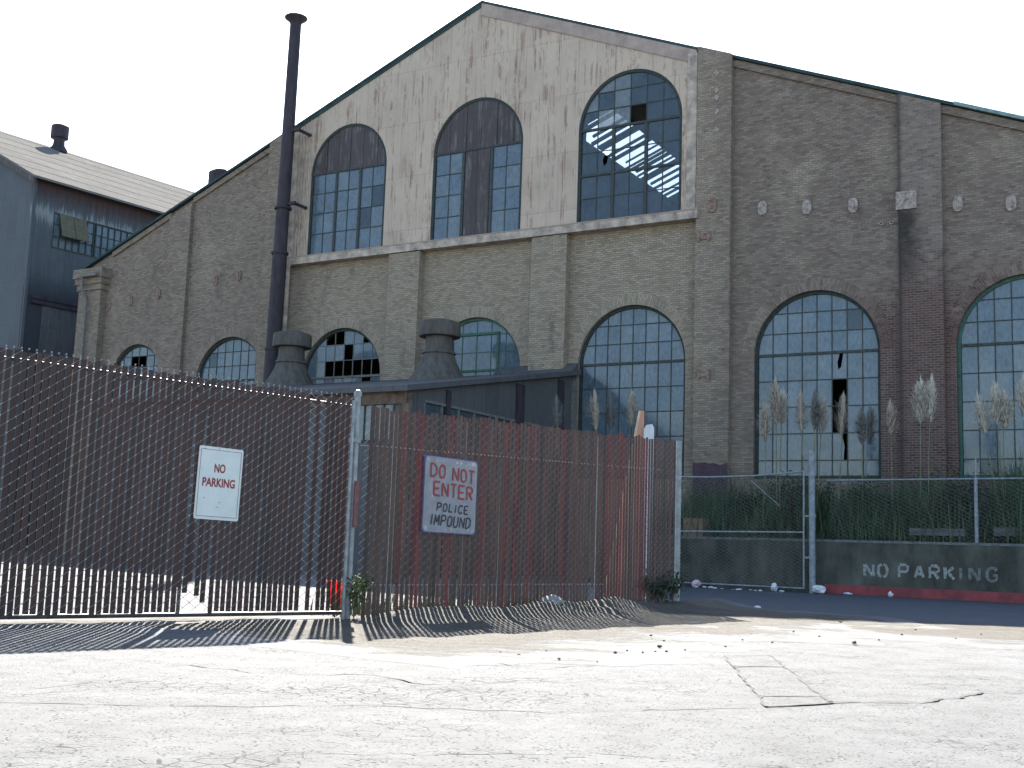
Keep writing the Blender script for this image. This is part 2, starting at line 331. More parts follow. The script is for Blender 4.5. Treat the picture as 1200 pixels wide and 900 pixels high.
def filled(name, outer, holes, y0, y1, mat, parent, edge_mat=None):
    """a wall slab in the xz plane with holes, thickness y0..y1 (y0 towards the street)"""
    bm = bmesh.new(); loops = []
    for lp in [outer]+holes:
        vs = [bm.verts.new((x, y0, z)) for x, z in lp]
        es = [bm.edges.new((vs[i], vs[(i+1) % len(vs)])) for i in range(len(vs))]
        loops.append((vs, es))
    bmesh.ops.triangle_fill(bm, use_beauty=True, use_dissolve=False, edges=[e for _, es in loops for e in es])
    bm.normal_update()
    front = list(bm.faces)
    for f in front:
        if f.normal.y > 0: f.normal_flip()
    back = {}
    for vs, _ in loops:
        for v in vs: back[v] = bm.verts.new((v.co.x, y1, v.co.z))
    for f in front: bm.faces.new([back[v] for v in reversed(f.verts)])
    for vs, _ in loops:
        for i in range(len(vs)):
            a, b = vs[i], vs[(i+1) % len(vs)]; bm.faces.new((a, b, back[b], back[a]))
    bmesh.ops.recalc_face_normals(bm, faces=bm.faces)
    me = bpy.data.meshes.new(name); bm.to_mesh(me); bm.free(); me.materials.append(mat)
    o = bpy.data.objects.new(name, me); col.objects.link(o); o.parent = parent
    return o

def arch_loop(u, zb, zs, r, n=32):
    return [(u-r, zb), (u+r, zb)] + [(u+r*math.cos(math.pi*i/n), zs+r*math.sin(math.pi*i/n)) for i in range(n+1)]

def clip_poly(poly, win):
    """Sutherland-Hodgman: clip poly by convex ccw polygon win"""
    out = poly
    for i in range(len(win)):
        ax, az = win[i]; bx, bz = win[(i+1) % len(win)]
        inp, out = out, []
        if not inp: return []
        side = lambda p: (bx-ax)*(p[1]-az)-(bz-az)*(p[0]-ax)
        for j in range(len(inp)):
            p, q = inp[j], inp[(j+1) % len(inp)]; sp, sq = side(p), side(q)
            if sp >= 0: out.append(p)
            if (sp >= 0) != (sq >= 0):
                t = sp/(sp-sq); out.append((p[0]+(q[0]-p[0])*t, p[1]+(q[1]-p[1])*t))
    return out

# ------------------------------------------------------------------ setting: ground
g = MB(); S = 1600
NX = [-S, -300, -60, -25, -12] + [x*1.0 for x in range(-10, 15)] + [25, 60, 300, S]
NY = [-S, -200, -40, -12] + [y*1.0 for y in range(-8, 45)] + [60, 100, 300, S]
for y in NY:
    for x in NX: g.v.append((x, y, 0))
W_ = len(NX)
for j in range(len(NY)-1):
    for i in range(W_-1): g.f.append((j*W_+i, j*W_+i+1, (j+1)*W_+i+1, (j+1)*W_+i)); g.mi.append(0)
tag(g.build('road', M['asphalt']), kind='structure')

# fence lines (ground plane)
GA = Vector((-4.639, 11.214, 0)); GD = Vector((.6962, .7178, 0)); GN = Vector((.7178, -.6962, 0))       # gate line and its street side
FA = Vector((-1.713, 13.806, 0)); FD = Vector((.6074, .7944, 0)); FN = Vector((.7944, -.6074, 0))      # fence line
def lumps(s, d, seed=0):
    return .5*math.sin(s*1.7+d*2.1+seed)+.3*math.sin(s*4.1-d*3.3+1+seed)+.2*math.sin(s*9.7+d*7.1+seed*2)
# dirt shoulder with a low berm piled along the slatted fence
def patch_sheet(name, A, D, N, s0, s1, d0f, d1f, hf, ns, nd, mat):
    b = MB(); cov = []
    for i in range(ns+1):
        s = s0+(s1-s0)*i/ns; a, e = d0f(s), d1f(s)
        for j in range(nd+1):
            t = j/nd; d = a+(e-a)*t
            edge = min(1, min(t, 1-t)*7, min(i, ns-i)*.25)
            p = A+D*s+N*d; b.v.append((p.x, p.y, .0012 if t in (0, 1) or i in (0, ns) else .005+edge*max(0, hf(s, d)))); cov.append(min(1, (1-t)*2.2, min(i, ns-i)/(ns*.1)))
    for i in range(ns):
        for j in range(nd):
            q = i*(nd+1)+j; b.f.append((q, q+1, q+nd+2, q+nd+1)); b.mi.append(0)
    o = b.build(name, mat, smooth=True); at = o.data.attributes.new('cover', 'FLOAT', 'POINT'); at.data.foreach_set('value', cov); tag(o, kind='structure'); return o
def berm(s, d):
    base = .15*math.exp(-((d+.05)/.55)**2)*min(1, max(0, (s+.1)/.9))
    lump = .085*math.exp(-((d-.45)/.5)**2)*max(0, math.sin((s-2.4)*.78))*(1 if 2.4 < s < 6.4 else 0)*(1+.9*lumps(s*2.2, d*2.2))
    return base+lump+.012*(1+lumps(s*3, d*3, 2))
patch_sheet('dirt_shoulder', FA, FD, FN, -3.2, 9.2, lambda s: -.5, lambda s: 4.6+.5*lumps(s*.9, 0, 3)+.35*math.sin(s*3.1)-(max(0, s-7.2)*.9), berm, 150, 70, M['dirt'])
patch_sheet('dirt_verge', GA, GD, GN, -6, 3.5, lambda s: -.45, lambda s: .28+.1*lumps(s, 1, 5), lambda s, d: .012*(1+lumps(s*3, d*3)), 90, 10, M['dirt'])
# wind-blown sand thinning out at the mouth of the alley
patch_sheet('sand_drift', Vector((3.3, 18.9, 0)), Vector((.93, -.36, 0)), Vector((-.36, -.93, 0)), 0, 9.5, lambda s: -.7+.15*lumps(s, 2), lambda s: 4.6+.6*lumps(s*.8, 4), lambda s, d: .001+.008*(1+lumps(s*2, d*2)), 80, 16, M['dirt'])
# old lot surface behind the fence
# repair patch and cracks in the road
b = MB(); q = [(1.94, 10.66), (2.38, 10.83), (1.99, 7.39), (1.54, 7.11)]
b.add([(x, y, .004) for x, y in q], [(0, 3, 2, 1)])
tag(b.build('road_patch', M['patch']), kind='structure')
b = MB()
def crack(pts, wd=.012, z=.008, jit=.03, seg=.12):
    P = []
    for a, c in zip(pts, pts[1:]):
        a = Vector((*a, z)); c = Vector((*c, z)); n = max(2, int((c-a).length/seg))
        for i in range(n): P.append(a+(c-a)*i/n+Vector((rng.uniform(-jit, jit), rng.uniform(-jit, jit), 0)))
    P.append(Vector((*pts[-1], z)))
    L, Rr = [], []
    for i, p in enumerate(P):
        t = (P[min(i+1, len(P)-1)]-P[max(i-1, 0)]).normalized(); nn = Vector((-t.y, t.x, 0))*wd*.7*rng.uniform(.1, 1.3)
        L.append(p+nn); Rr.append(p-nn)
    b.add(L+Rr, [(i, i+1, i+1+len(P), i+len(P)) for i in range(len(P)-1)])
crack([q[0], q[3]], .018, jit=.015); crack([q[1], q[2]], .018, jit=.015); crack([q[3], q[2]], .022, jit=.02); crack([q[0], q[1]], .012, jit=.02)
crack([(1.80, 9.6), (2.25, 9.75)], .03, jit=.03); crack([(1.62, 7.6), (2.02, 7.75)], .02)
crack([(2.0, 7.45), (2.6, 7.6), (3.3, 8.3), (4.4, 8.5), (6.5, 9.4)], .02, jit=.04)
crack([(-4, 6.2), (-2.6, 6.25), (-1.6, 6.35), (-.6, 6.6), (.3, 6.55), (1.5, 7.1)], .013, jit=.04)
crack([(-3.0, 6.3), (-2.55, 6.9), (-2.2, 7.6)], .009); crack([(-2.8, 6.2), (-2.35, 6.85), (-2.05, 7.55)], .008)
crack([(-2.3, 8.4), (-1.5, 8.0), (-.9, 8.1), (-.5, 7.7), (.1, 8.0)], .016, jit=.06)
crack([(-1.2, 10.0), (-.6, 9.3), (.3, 9.1), (.7, 9.3)], .018, jit=.05)
crack([(.1, 10.1), (.5, 9.85), (.95, 9.75)], .05, jit=.05, seg=.2)
crack([(-.9, 5.0), (.4, 5.3), (1.2, 5.1)], .006); crack([(.6, 4.5), (1.6, 4.9), (2.8, 5.1)], .006)
tag(b.build('pavement_cracks', M['crack']), kind='structure')

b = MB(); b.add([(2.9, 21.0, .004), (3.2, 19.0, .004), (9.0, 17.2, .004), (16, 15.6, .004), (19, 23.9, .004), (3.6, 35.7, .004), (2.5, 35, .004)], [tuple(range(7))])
tag(b.build('alley_shade_sheet', M['alley']), kind='structure')  # road asphalt in a darker, bluer tone: alley shade put into the colour

# ------------------------------------------------------------------ the brick warehouse
P0 = Vector((7.7395, 41, 0)); YAW = R(-30.28)
E_ = Vector((math.cos(YAW), math.sin(YAW), 0)); I_ = Vector((-math.sin(YAW), math.cos(YAW), 0))
def loc(u, v, z=0): return P0+E_*u+I_*v+Vector((0, 0, z))
hall = empty('brick_warehouse', P0, YAW)
tag(hall, 'huge gabled brick warehouse with arched windows and a cream metal gable', 'warehouse')
UR, ZR, SL = -10.9, 22.99, .403
roofz = lambda u: ZR-SL*abs(u-UR)
U0, U1, DEEP = -33.35, 13.6, 70
lower = [(-29.6, 1.62), (-23.65, 1.98), (-17.35, 2.08), (-10.75, 2.12), (-4.0, 2.14), (2.8, 2.14), (9.45, 2.14)]
ZTOP = 9.93; ZB = 3.55
upper = [(-17.38, 2.06), (-10.86, 2.15), (-4.17, 2.15)]
ZU, ZUS = 13.16, 16.84
holes = [arch_loop(u, ZB, ZTOP-r, r) for u, r in lower]+[arch_loop(u, ZU, ZUS, r) for u, r in upper]
outer = [(U0, 0), (U1, 0), (U1, roofz(U1)), (UR, ZR), (U0, roofz(U0))]
filled('front_wall', outer, holes, 0, .55, M['brick'], hall)
b = MB()
b.box((U0, .55, 0), (U0+.5, DEEP, roofz(U0)-.05)); b.box((U1-.5, .55, 0), (U1, DEEP, roofz(U1)-.05))
b.build('side_wall', M['brick'], hall)
b = MB(); b.prism([(U0, 0), (U1, 0), (U1, roofz(U1)-.04), (UR, ZR-.04), (U0, roofz(U0)-.04)], DEEP, DEEP+.5); b.build('rear_wall', M['brick'], hall)
# roof: two slopes, some sheets gone near the ridge where the sky shows between the boards
b = MB()
def slope(ua, ub, va, vb, t0=.02, t1=.13):
    b.prism([(ua, roofz(ua)+t0), (ub, roofz(ub)+t0), (ub, roofz(ub)+t1), (ua, roofz(ua)+t1)], va, vb)
VA = -.22
slope(U0-.3, -13.3, VA, DEEP+.7); slope(-13.3, UR-.15, VA, 12.6); slope(-13.3, UR-.15, 25.2, DEEP+.7); slope(UR-.15, UR, VA, DEEP+.7); slope(UR, U1+.3, VA, DEEP+.7)
v = 12.6
while v < 25.2:
    wd = rng.choice([.08, .12, .2, .3, .6])
    cut = rng.uniform(0, .5)
    slope(-13.3+cut*rng.choice((0, 1)), UR-.15, v, v+wd, .021, .125)
    v += wd+rng.choice([.25, .4, .55, .8])
b.build('roof', M['roof'], hall)
# pilasters
def pil(u0, u1, zt, mat, v=-.36, slope_top=0.0):
    b = MB()
    if slope_top: b.prism([(u0, 0), (u1, 0), (u1, roofz(u1)+slope_top), (u0, roofz(u0)+slope_top)], v, .1)
    else: b.box((u0, v, 0), (u1, .1, zt))
    b.build('pilaster', mat, hall)
pil(-14.85, -13.31, 12.79, M['brick']); pil(-8.08, -6.57, 12.79, M['brick'])
pil(-1.42, -.13, 0, M['brick'], v=-.3, slope_top=.14); pil(5.6, 6.98, 0, M['redbrick'], v=-.21, slope_top=.01)
pil(-27.9, -26.5, 0, M['brick'], v=-.2, slope_top=-.3); pil(-21.75, -20.55, 0, M['brick'], slope_top=-.05); pil(12.3, 13.62, 0, M['redbrick'], slope_top=.05)
b = MB(); b.box((-33.5, -.4, 0), (-31.95, .1, 12.7)); b.box((-33.58, -.48, 12.7), (-31.87, .1, 13.0)); b.box((-33.66, -.56, 13.0), (-31.79, .1, 13.3)); b.box((-33.74, -.64, 13.3), (-31.72, .1, 13.75))
b.build('pilaster', M['brick'], hall)
# parapet coping on the right slope, brick corbel under the roof edge
for a, c, h in ((-.13, 5.6, .28), (6.98, 12.3, .28), (-31.72, -27.9, .25), (-26.5, -21.75, .25)):
    b = MB(); b.prism([(a, roofz(a)-h), (c, roofz(c)-h), (c, roofz(c)), (a, roofz(a))], -.1, .1); b.build('corbel', M['brick'], hall)
# cream sheet metal gable
PU0, PU1 = -20.5, -1.5
pouter = [(PU0, 13.13), (PU1, 13.13), (PU1, roofz(PU1)-.0), (UR, ZR), (PU0, roofz(PU0))]
pan = filled('metal_gable', pouter, [arch_loop(u, ZU, ZUS, r-.03) for u, r in upper], -.16, -.003, M['panel'], hall)
b = MB(); b.box((PU0-.02, -.42, 12.82), (PU1+.18, -.003, 13.126)); b.build('gable_ledge', M['trim'], hall)
b = MB(); b.box((PU0-.03, -.44, 13.128), (PU1+.19, -.162, 13.165)); b.build('ledge_flashing', M['trimpink'], hall)
b = MB(); b.box((PU1-.33, -.24, 13.17), (PU1+.04, -.163, roofz(PU1)-.1)); b.build('corner_trim', M['trim'], hall)
b = MB(); b.box((PU0-.04, -.22, 13.17), (PU0+.3, -.163, roofz(PU0)-.02))
b.build('corner_trim', M['trim'], hall)
for i in range(4): b = MB(); b.box((PU0+.42+i*.17, -.19, 13.17), (PU0+.47+i*.17, -.163, roofz(PU0+.45+i*.17)-.05)); b.build('sheet_rib', M['trim'], hall)
b = MB(); b.prism([(UR, ZR-.5), (PU1, roofz(PU1)-.5), (PU1, roofz(PU1)+.015), (UR, ZR+.015)], -.21, -.163); b.build('verge_board', M['trimpink'], hall)
b = MB(); b.prism([(PU0, roofz(PU0)-.14), (UR, ZR-.14), (UR, ZR+.015), (PU0, roofz(PU0)+.015)], -.2, -.163); b.build('verge_board', M['roof'], hall)

def window(name, u, r, zb, zs, v, cols, above, below, frame='frame', munt='muntin', holes=(), board=None, mull=(), transom=True, glass='glass', thick_rows=(), broken=(), inset=None, fw=.11):
    """arched steel window: frame ring (the window itself) > muntins, panes, boards"""
    f = MB(); n = 40
    ro, ri = r-.004, r-fw
    for i in range(n):
        a, c = math.pi*i/n, math.pi*(i+1)/n
        pts = [(u+rr*math.cos(t), zs+rr*math.sin(t)) for rr, t in ((ri, a), (ro, a), (ro, c), (ri, c))]
        vs = [(x, y, z) for y in (v-.06, v+.1) for x, z in pts]
        f.add(vs, [(0, 1, 2, 3), (7, 6, 5, 4), (1, 5, 6, 2), (3, 7, 4, 0)])
    f.box((u-ro, v-.06, zb+.005), (u-ri, v+.1, zs)); f.box((u+ri, v-.06, zb+.005), (u+ro, v+.1, zs)); f.box((u-ri, v-.07, zb+.005), (u+ri, v+.1, zb+.1))
    fo = f.build(name, M[frame], hall)
    W2 = 2*ri; xs = [u-ri+W2*i/cols for i in range(cols+1)]
    zrows = [zb+.1]; tot = sum(below); sc = (zs-zb-.1)/tot
    for h in below: zrows.append(zrows[-1]+h*sc)
    nb = len(below)
    ta = sum(above); sa = ri/ta
    for h in above: zrows.append(zrows[-1]+h*sa)
    half = lambda z: ri if z <= zs else math.sqrt(max(0, ri*ri-(z-zs)**2))
    topz = lambda x: zs+math.sqrt(max(0, ri*ri-(x-u)**2))
    arch = [(u-ri-.01, zb), (u+ri+.01, zb)]+[(u+(ri+.01)*math.cos(math.pi*i/30), zs+(ri+.01)*math.sin(math.pi*i/30)) for i in range(31)]
    mb = MB(); t = .017
    skip = board or {}
    for i in range(1, cols):
        x = xs[i]
        segs = [(zb+.1, topz(x))]
        wth = .06 if i in mull else t
        z0 = zb+.1; z1 = topz(x) if not (i in mull) else zs
        if 'top' in skip: z1 = min(z1, zs)
        mb.box((x-wth, v-(.05 if i in mull else .018), z0), (x+wth, v+(.05 if i in mull else .02), z1))
        if i in mull and 'top' not in skip: mb.box((x-t, v-.018, zs+.04), (x+t, v+.02, topz(x)))
    for j, z in enumerate(zrows[1:-1], 1):
        if z > zs+.01 and 'top' in skip: continue
        h = half(z); th = .045 if (j == nb and transom) or j in thick_rows else t
        mb.box((u-h, v-(.056 if th > t else .023), z-th), (u+h, v+(.04 if th > t else .016), z+th))
    if inset:
        xa, xb, za, zc = inset
        for A, B in (((xa-.05, za-.05), (xb+.05, za+.05)), ((xa-.05, zc-.05), (xb+.05, zc+.05)), ((xa-.05, za), (xa+.05, zc)), ((xb-.05, za), (xb+.05, zc))):
            mb.box((A[0], v-.075, A[1]), (B[0], v-.03, B[1]))
    mb.build('muntins', M[munt], fo)
    pb = MB()
    for j in range(len(zrows)-1):
        for i in range(cols):
            if (i, j) in holes: continue
            if j >= nb and 'top' in skip: continue
            if j < nb and i in skip.get('cols', ()): continue
            poly = clip_poly([(xs[i]+t, zrows[j]+t), (xs[i+1]-t, zrows[j]+t), (xs[i+1]-t, zrows[j+1]-t), (xs[i]+t, zrows[j+1]-t)], arch)
            if (i, j) in broken and len(poly) >= 4:      # only a jagged remnant is left in the bars
                x0, x1, z0, z1 = xs[i], xs[i+1], zrows[j], zrows[j+1]
                kind = broken[(i, j)]
                if kind == 'low': poly = [(x0, z0), (x1, z0), (x1, z0+.12), (x0+(x1-x0)*.75, z0+.3), (x0+(x1-x0)*.4, z0+.22), (x0, z0+.3)]
                elif kind == 'left': poly = [(x0, z0), (x0+(x1-x0)*.72, z0), (x0+(x1-x0)*.8, (z0+z1)/2), (x0+(x1-x0)*.6, z1), (x0, z1)]
                elif kind == 'notch': poly = [(x0, z0), (x1, z0), (x1, z1), (x0+(x1-x0)*.75, z1), (x0+(x1-x0)*.6, z0+(z1-z0)*.45), (x0+(x1-x0)*.4, z0+(z1-z0)*.35), (x0+(x1-x0)*.35, z0+(z1-z0)*.62), (x0+(x1-x0)*.5, z0+(z1-z0)*.95), (x0, z1)]
            if len(poly) < 3: continue
            tx, tz = rng.gauss(0, .008), rng.gauss(0, .008); cx = sum(p[0] for p in poly)/len(poly); cz = sum(p[1] for p in poly)/len(poly)
            m = rng.choices(range(len(M[glass])), [6, 3, .12][:len(M[glass])])[0]
            if glass == 'glass_u3': m = 2 if (j > nb-1 and i < 3 and rng.random() < .8) else 0
            pb.add([(x, v+(x-cx)*tx+(z-cz)*tz, z) for x, z in poly], [tuple(range(len(poly)))], m)
    if glass == 'glass_u3': pass
    pb.build('panes', M[glass], fo)
    if board:
        bb = MB()
        if 'top' in board:
            pn = [p for p in arch if p[1] >= zs-.001]; ww = .72; x = u-ri
            while x < u+ri:
                x2 = min(x+ww*rng.uniform(.85, 1.1), u+ri)
                poly = clip_poly([(x+.012, zs+.03), (x2-.012, zs+.03), (x2-.012, zs+r+1), (x+.012, zs+r+1)], arch)
                if len(poly) >= 3: bb.prism(poly, v-.012-rng.uniform(0, .03), v+.03)
                x = x2
        for c0, c1 in board.get('span', ()):
            bb.box((xs[c0]+.09, v-.03, zb+.12), ((xs[c0]+xs[c1])/2-.01, v+.02, zs-.06)); bb.box(((xs[c0]+xs[c1])/2+.01, v-.042, zb+.12), (xs[c1]-.09, v+.02, zs-.06))
        bb.build('boarding', M['boardsheet'], fo)
    return fo

ab3 = [.78, .74, .63]
UB4 = [1, 1, 1, 1]
# upper row, in the metal gable
window('arched_window', -17.38, 2.06-.03, ZU, ZUS, -.07, 6, ab3, UB4, board={'top': 1}, mull=(2, 4))
window('arched_window', -10.86, 2.15-.03, ZU, ZUS, -.07, 6, ab3, UB4, board={'top': 1, 'cols': (2, 3), 'span': [(2, 4)]}, mull=(2, 4))
M['glass_u3'] = [M['glass'][2], M['glass'][2], M['paleglass'][0]]
window('arched_window', -4.17, 2.15-.03, ZU, ZUS, -.07, 6, ab3, [1, 1, 1, 1], mull=(2, 4), thick_rows=(2,), glass='glass_u3', holes={(3, 4)}, broken={(1, 2): 'notch'})
# lower row, in the brick wall
BL = [.5, .86, .86, .86, .86]
def lw(i, **kw):
    u, r = lower[i]
    fo = window('arched_window', u, r, ZB, ZTOP-r, .2, kw.pop('cols', 8), ab3, BL, **kw)
    ring = MB(); n = 44; a0, a1 = (0.0, math.pi)
    for j in range(n):
        a, c = a0+(a1-a0)*j/n, a0+(a1-a0)*(j+1)/n
        pts = [(rr*math.cos(t), rr*math.sin(t)) for rr, t in ((r, a), (r+.42, a), (r+.42, c), (r, c))]
        vs = [(x, y, z) for y in (-.008, .05) for x, z in pts]
        ring.add(vs, [(0, 1, 2, 3), (7, 6, 5, 4), (1, 5, 6, 2), (3, 7, 4, 0)])
    ring.build('brick_arch', brick_mat('arch_brick', polar=True, off=(u, ZTOP-r)), hall, loc=(u, 0, ZTOP-r))
    return fo
lw(0, cols=6, holes={(2, 6), (3, 6)}, glass='glass')
lw(1, cols=8)
lw(2, cols=8, munt='muntin_pale', holes={(2, 7), (3, 7), (6, 7), (4, 6), (2, 5), (3, 5), (4, 5), (5, 5), (6, 5), (7, 5), (1, 3), (4, 3), (6, 4)})
lw(3, cols=6, frame='frame_green', munt='frame_green', inset=(-11.9, -9.75, 7.5, 9.28))
lw(4)
lw(5, holes={(5, 3), (5, 2)}, broken={(5, 3): 'low', (5, 1): 'left', (5, 4): 'notch'})
lw(6, frame='frame_green', munt='muntin')
# wall anchor plates, marks, fixings
def plate(u, z, v=-.03, a=.16, h=.26, mat='plate', seg=14):
    b = MB(); pts = []
    for i in range(seg):
        t = 2*math.pi*i/seg; pts.append((u+a*math.copysign(abs(math.cos(t))**.7, math.cos(t)), z+h*math.copysign(abs(math.sin(t))**.8, math.sin(t))))
    b.prism(pts, v-.03, v+.05); b.box((u-.03, v-.06, z-.14), (u+.03, v-.028, z+.14)); b.build('anchor_plate', M[mat], hall)
for u, z in ((.95, 13.01), (2.52, 12.86), (4.09, 12.73), (7.44, 12.39), (9.03, 12.23), (10.6, 12.08)): plate(u, z)
plate(-.78, 13.24, v=-.33, mat='rustplate')
for u, z in ((-31.75, 11.94), (-30.23, 12.07), (-28.42, 12.25), (-24.82, 12.6), (-23.4, 12.73)): plate(u, z, a=.13, h=.24, mat='rustplate')
for u, z in ((-1.1, 12.12), (-1.06, 7.18)):
    b = MB(); b.box((u-.28, -.34, z-.1), (u+.28, -.295, z+.1)); b.box((u-.24, -.37, z-.17), (u-.14, -.339, z+.17)); b.box((u+.14, -.37, z-.17), (u+.24, -.339, z+.17)); b.build('tie_plate', M['rustplate'], hall)
for z in (18.15, 17.5, 17.22, 16.7, 16.0): b = MB(); b.prism([(-.68-.1, z), (-.68, z-.13), (-.68+.1, z), (-.68, z+.13)], -.34, -.295); b.build('diamond_washer', M['plate'], hall)
b = MB(); b.box((5.55, -.31, 12.33), (6.2, -.205, 12.93)); b.build('wall_plaque', M['plate'], hall)
b = MB(); b.prism([(5.8, 12.6), (5.9, 12.55), (5.98, 12.68), (5.86, 12.7)], -.325, -.308); b.build('rust_spot', M['rustplate'], hall)
for u in (5.02, 5.35):
    b = MB(); b.tube((u, -.06, 12.0), (u, .03, 12.0), .075, n=10); o = b.build('pipe_sleeve', M['plate'], hall)
    b = MB(); b.tube((u, -.065, 12.0), (u, -.058, 12.0), .03, n=10); b.build('pipe_bore', M['hole'], o)
# worn purple paint low on a pilaster
pp = []
for i in range(30):
    t = i/29; pp.append((-1.41+1.27*t, 4.08+.07*lumps(t*2.2, 1)+.015*lumps(t*9, 2)))
b = MB(); b.prism([(-1.41, 2.2), (-.14, 2.2)]+list(reversed(pp)), -.304, -.302); b.build('paint_patch', M['purple'], hall)
# conduit beside the gable, and a flashing strip on the far right roof edge
b = MB(); b.chain([(-20.75, -.5, 6.5), (-20.75, -.5, 20.0), (-20.55, -.5, 20.1), (-20.3, -.5, 20.0)], .05, n=8)
for z in (18.2, 15.9, 12.0, 9.6): b.box((-20.82, -.52, z), (-20.68, -.1, z+.06))
b.build('conduit', M['muntin_pale'], hall)
b = MB(); b.tube((-20.2, -.45, 5), (-20.2, -.45, 12.8), .13, n=10); b.build('downpipe', M['trim'], hall)
b = MB(); b.chain([(-32.9, -.75, 13.4), (-32.9, -.75, 12.7), (-32.7, -.6, 12.3), (-32.7, -.5, 4)], .075, n=8); b.box((-33.0, -.85, 13.3), (-31.9, -.65, 13.45)); b.build('downpipe', M['muntin_pale'], hall)
b = MB(); b.prism([(7.4, roofz(7.4)+.04), (13.8, roofz(13.8)+.04), (13.8, roofz(13.8)+.16), (7.4, roofz(7.4)+.16)], -.26, -.223); b.build('roof_flashing', plain('pale_green_flashing', (.2, .28, .26), .6), hall)
# roof ventilator peeping over the left slope
vt = empty('roof_ventilator', loc(-26.9, 2, roofz(-26.9)-.45), 0); tag(vt, 'dark roof vent just peeping over the left slope of the brick gable', 'roof vent')
b = MB(); b.lathe((0, 0, -.2), [(.35, 0), (.35, 1.9), (.3, 1.95)], 16); b.build('neck', M['pipe'], vt)
b = MB(); b.lathe((0, 0, 1.6), [(.3, 0), (.62, .02), (.62, .85), (.5, .95), (.0, 1.0)], 20); b.build('cap', M['pipe'], vt)

# ------------------------------------------------------------------ smokestack beside the gable
st = empty('smokestack', loc(-20.3, -1.0, 0), YAW); tag(st, 'tall thin black smokestack with a flared cap at the left of the cream gable', 'smokestack')
top = Vector((.2, 0, 23.75))
b = MB(); p = lambda z: (top.x*z/23.75, 0, z)
b.tube(p(0), p(9), .345, .33, 20); b.tube(p(9), p(13.2), .32, .31, 20); b.tube(p(13.2), p(23.75), .29, .25, 20)
o = b.build('shaft', M['pipe'], st); smooth_by_angle(o)
for z in (9.0, 13.2, 15.2): b = MB(); b.tube((p(z)[0], 0, z-.05), (p(z)[0], 0, z+.05), .37, n=20); b.build('band', M['pipe'], st)
b = MB(); b.lathe((top.x, 0, 23.6), [(.25, 0), (.3, .1), (.5, .26), (.5, .32), (.26, .38), (.05, .4)], 24); o = b.build('cap', M['pipe'], st); smooth_by_angle(o)
for z in (15.3, 18.6): b = MB(); b.box((.3, -.06, z), (.8, .06, z+.14)); b.box((.68, -.05, z+.01), (.78, 1.02, z+.12)); b.build('bracket', M['pipe'], st)

# ------------------------------------------------------------------ lean-to shed against the wall
shed = empty('lean_to_shed', loc(-6.2, -10.75, 0), YAW); tag(shed, 'low dark corrugated lean-to shed with a sloping roof against the brick wall', 'shed')
SW, SD = 13.4, 10.74           # width to the left, depth back to the wall; local x from -SW..0, y from 0..SD
sz = lambda y: 5.42+(7.42-5.42)*y/SD
b = MB()     # right end wall with a strip window opening
y0, y1, zh, zl = .85, 9.45, 5.25, 4.0
for poly in ([(0, 0), (SD, 0), (SD, zl), (0, zl)], [(0, zl), (y0, zl), (y0, zh), (0, zh)], [(y1, zl), (SD, zl), (SD, zh), (y1, zh)], [(0, zh), (SD, zh), (SD, sz(SD)-.02), (0, sz(0)-.02)]):
    b.prism(poly, -.12, 0, flat='yz')
b.build('end_wall', M['darksheet'], shed)
b = MB()     # front wall with a window opening
for (xa, xb, za, zc) in ((-SW, -2.0, 0, 5.4), (-2.0, -.45, 0, 3.9), (-.45, -.125, 0, 5.4), (-2.0, -.45, 5.2, 5.4)): b.box((xa, 0, za), (xb, .12, zc))
b.build('front_wall', M['darksheet'], shed)
for a, c in ((6.3, 6.85), (9.3, 9.75), (2.0, 2.25)): b = MB(); b.box((.003, a, 0), (.05, c, sz(a)-.1)); b.build('wall_post', M['pipe'], shed)
b = MB(); b.prism([(-.35, sz(-.35)), (SD, sz(SD)), (SD, sz(SD)+.17), (-.35, sz(-.35)+.17)], -SW-.2, .22, flat='yz'); b.build('roof', M['darksheet'], shed)
b = MB(); b.box((-SW, -.06, 5.02), (-.02, -.004, 5.4)); b.build('fascia', M['rust'], shed)
b = MB(); b.box((-.14, -.1, 0), (.1, -.002, 5.015)); b.box((.004, -.003, 0), (.1, .08, 5.35)); b.build('corner_post', M['rust'], shed)
b = MB(); b.box((.004, SD-.32, 0), (.12, SD-.1, 7.2)); b.build('downpipe', M['muntin_pale'], shed)
wf = MB()
for z in (zl, zh-.08): wf.box((-.09, y0, z), (.02, y1, z+.08))
for i in range(10):
    y = y0+(y1-y0-.06)*i/9; wf.box((-.08, y, zl+.08), (.01, y+.06, zh-.08))
wo = wf.build('strip_window', M['muntin_pale'], shed)
b = MB(); b.add([(-.05, y0, zl), (-.05, y1, zl), (-.05, y1, zh), (-.05, y0, zh)], [(0, 1, 2, 3)]); b.build('panes', M['glass'][2], wo)
wf = MB(); wf.box((-2.0, -.02, 3.9), (-1.93, .1, 5.2)); wf.box((-.52, -.02, 3.9), (-.45, .1, 5.2)); wf.box((-1.93, -.02, 5.13), (-.52, .1, 5.2)); wf.box((-1.93, -.02, 3.9), (-.52, .1, 3.97))
for i in range(1, 4): wf.box((-1.93+1.41*i/4-.015, 0, 3.97), (-1.93+1.41*i/4+.015, .06, 5.13))
wo = wf.build('window', M['frame'], shed)
b = MB(); b.add([(-1.93, .04, 3.97), (-.52, .04, 3.97), (-.52, .04, 5.13), (-1.93, .04, 5.13)], [(0, 1, 2, 3)]); b.build('panes', M['paleglass'][0], wo)
b = MB(); b.prism([(SD-.5, sz(SD-.5)+.173), (SD-.01, sz(SD)+.173), (SD-.01, sz(SD)+.45), (SD-.5, sz(SD-.5)+.2)], -3.3, .1, flat='yz'); b.build('flashing', M['darksheet'], shed)
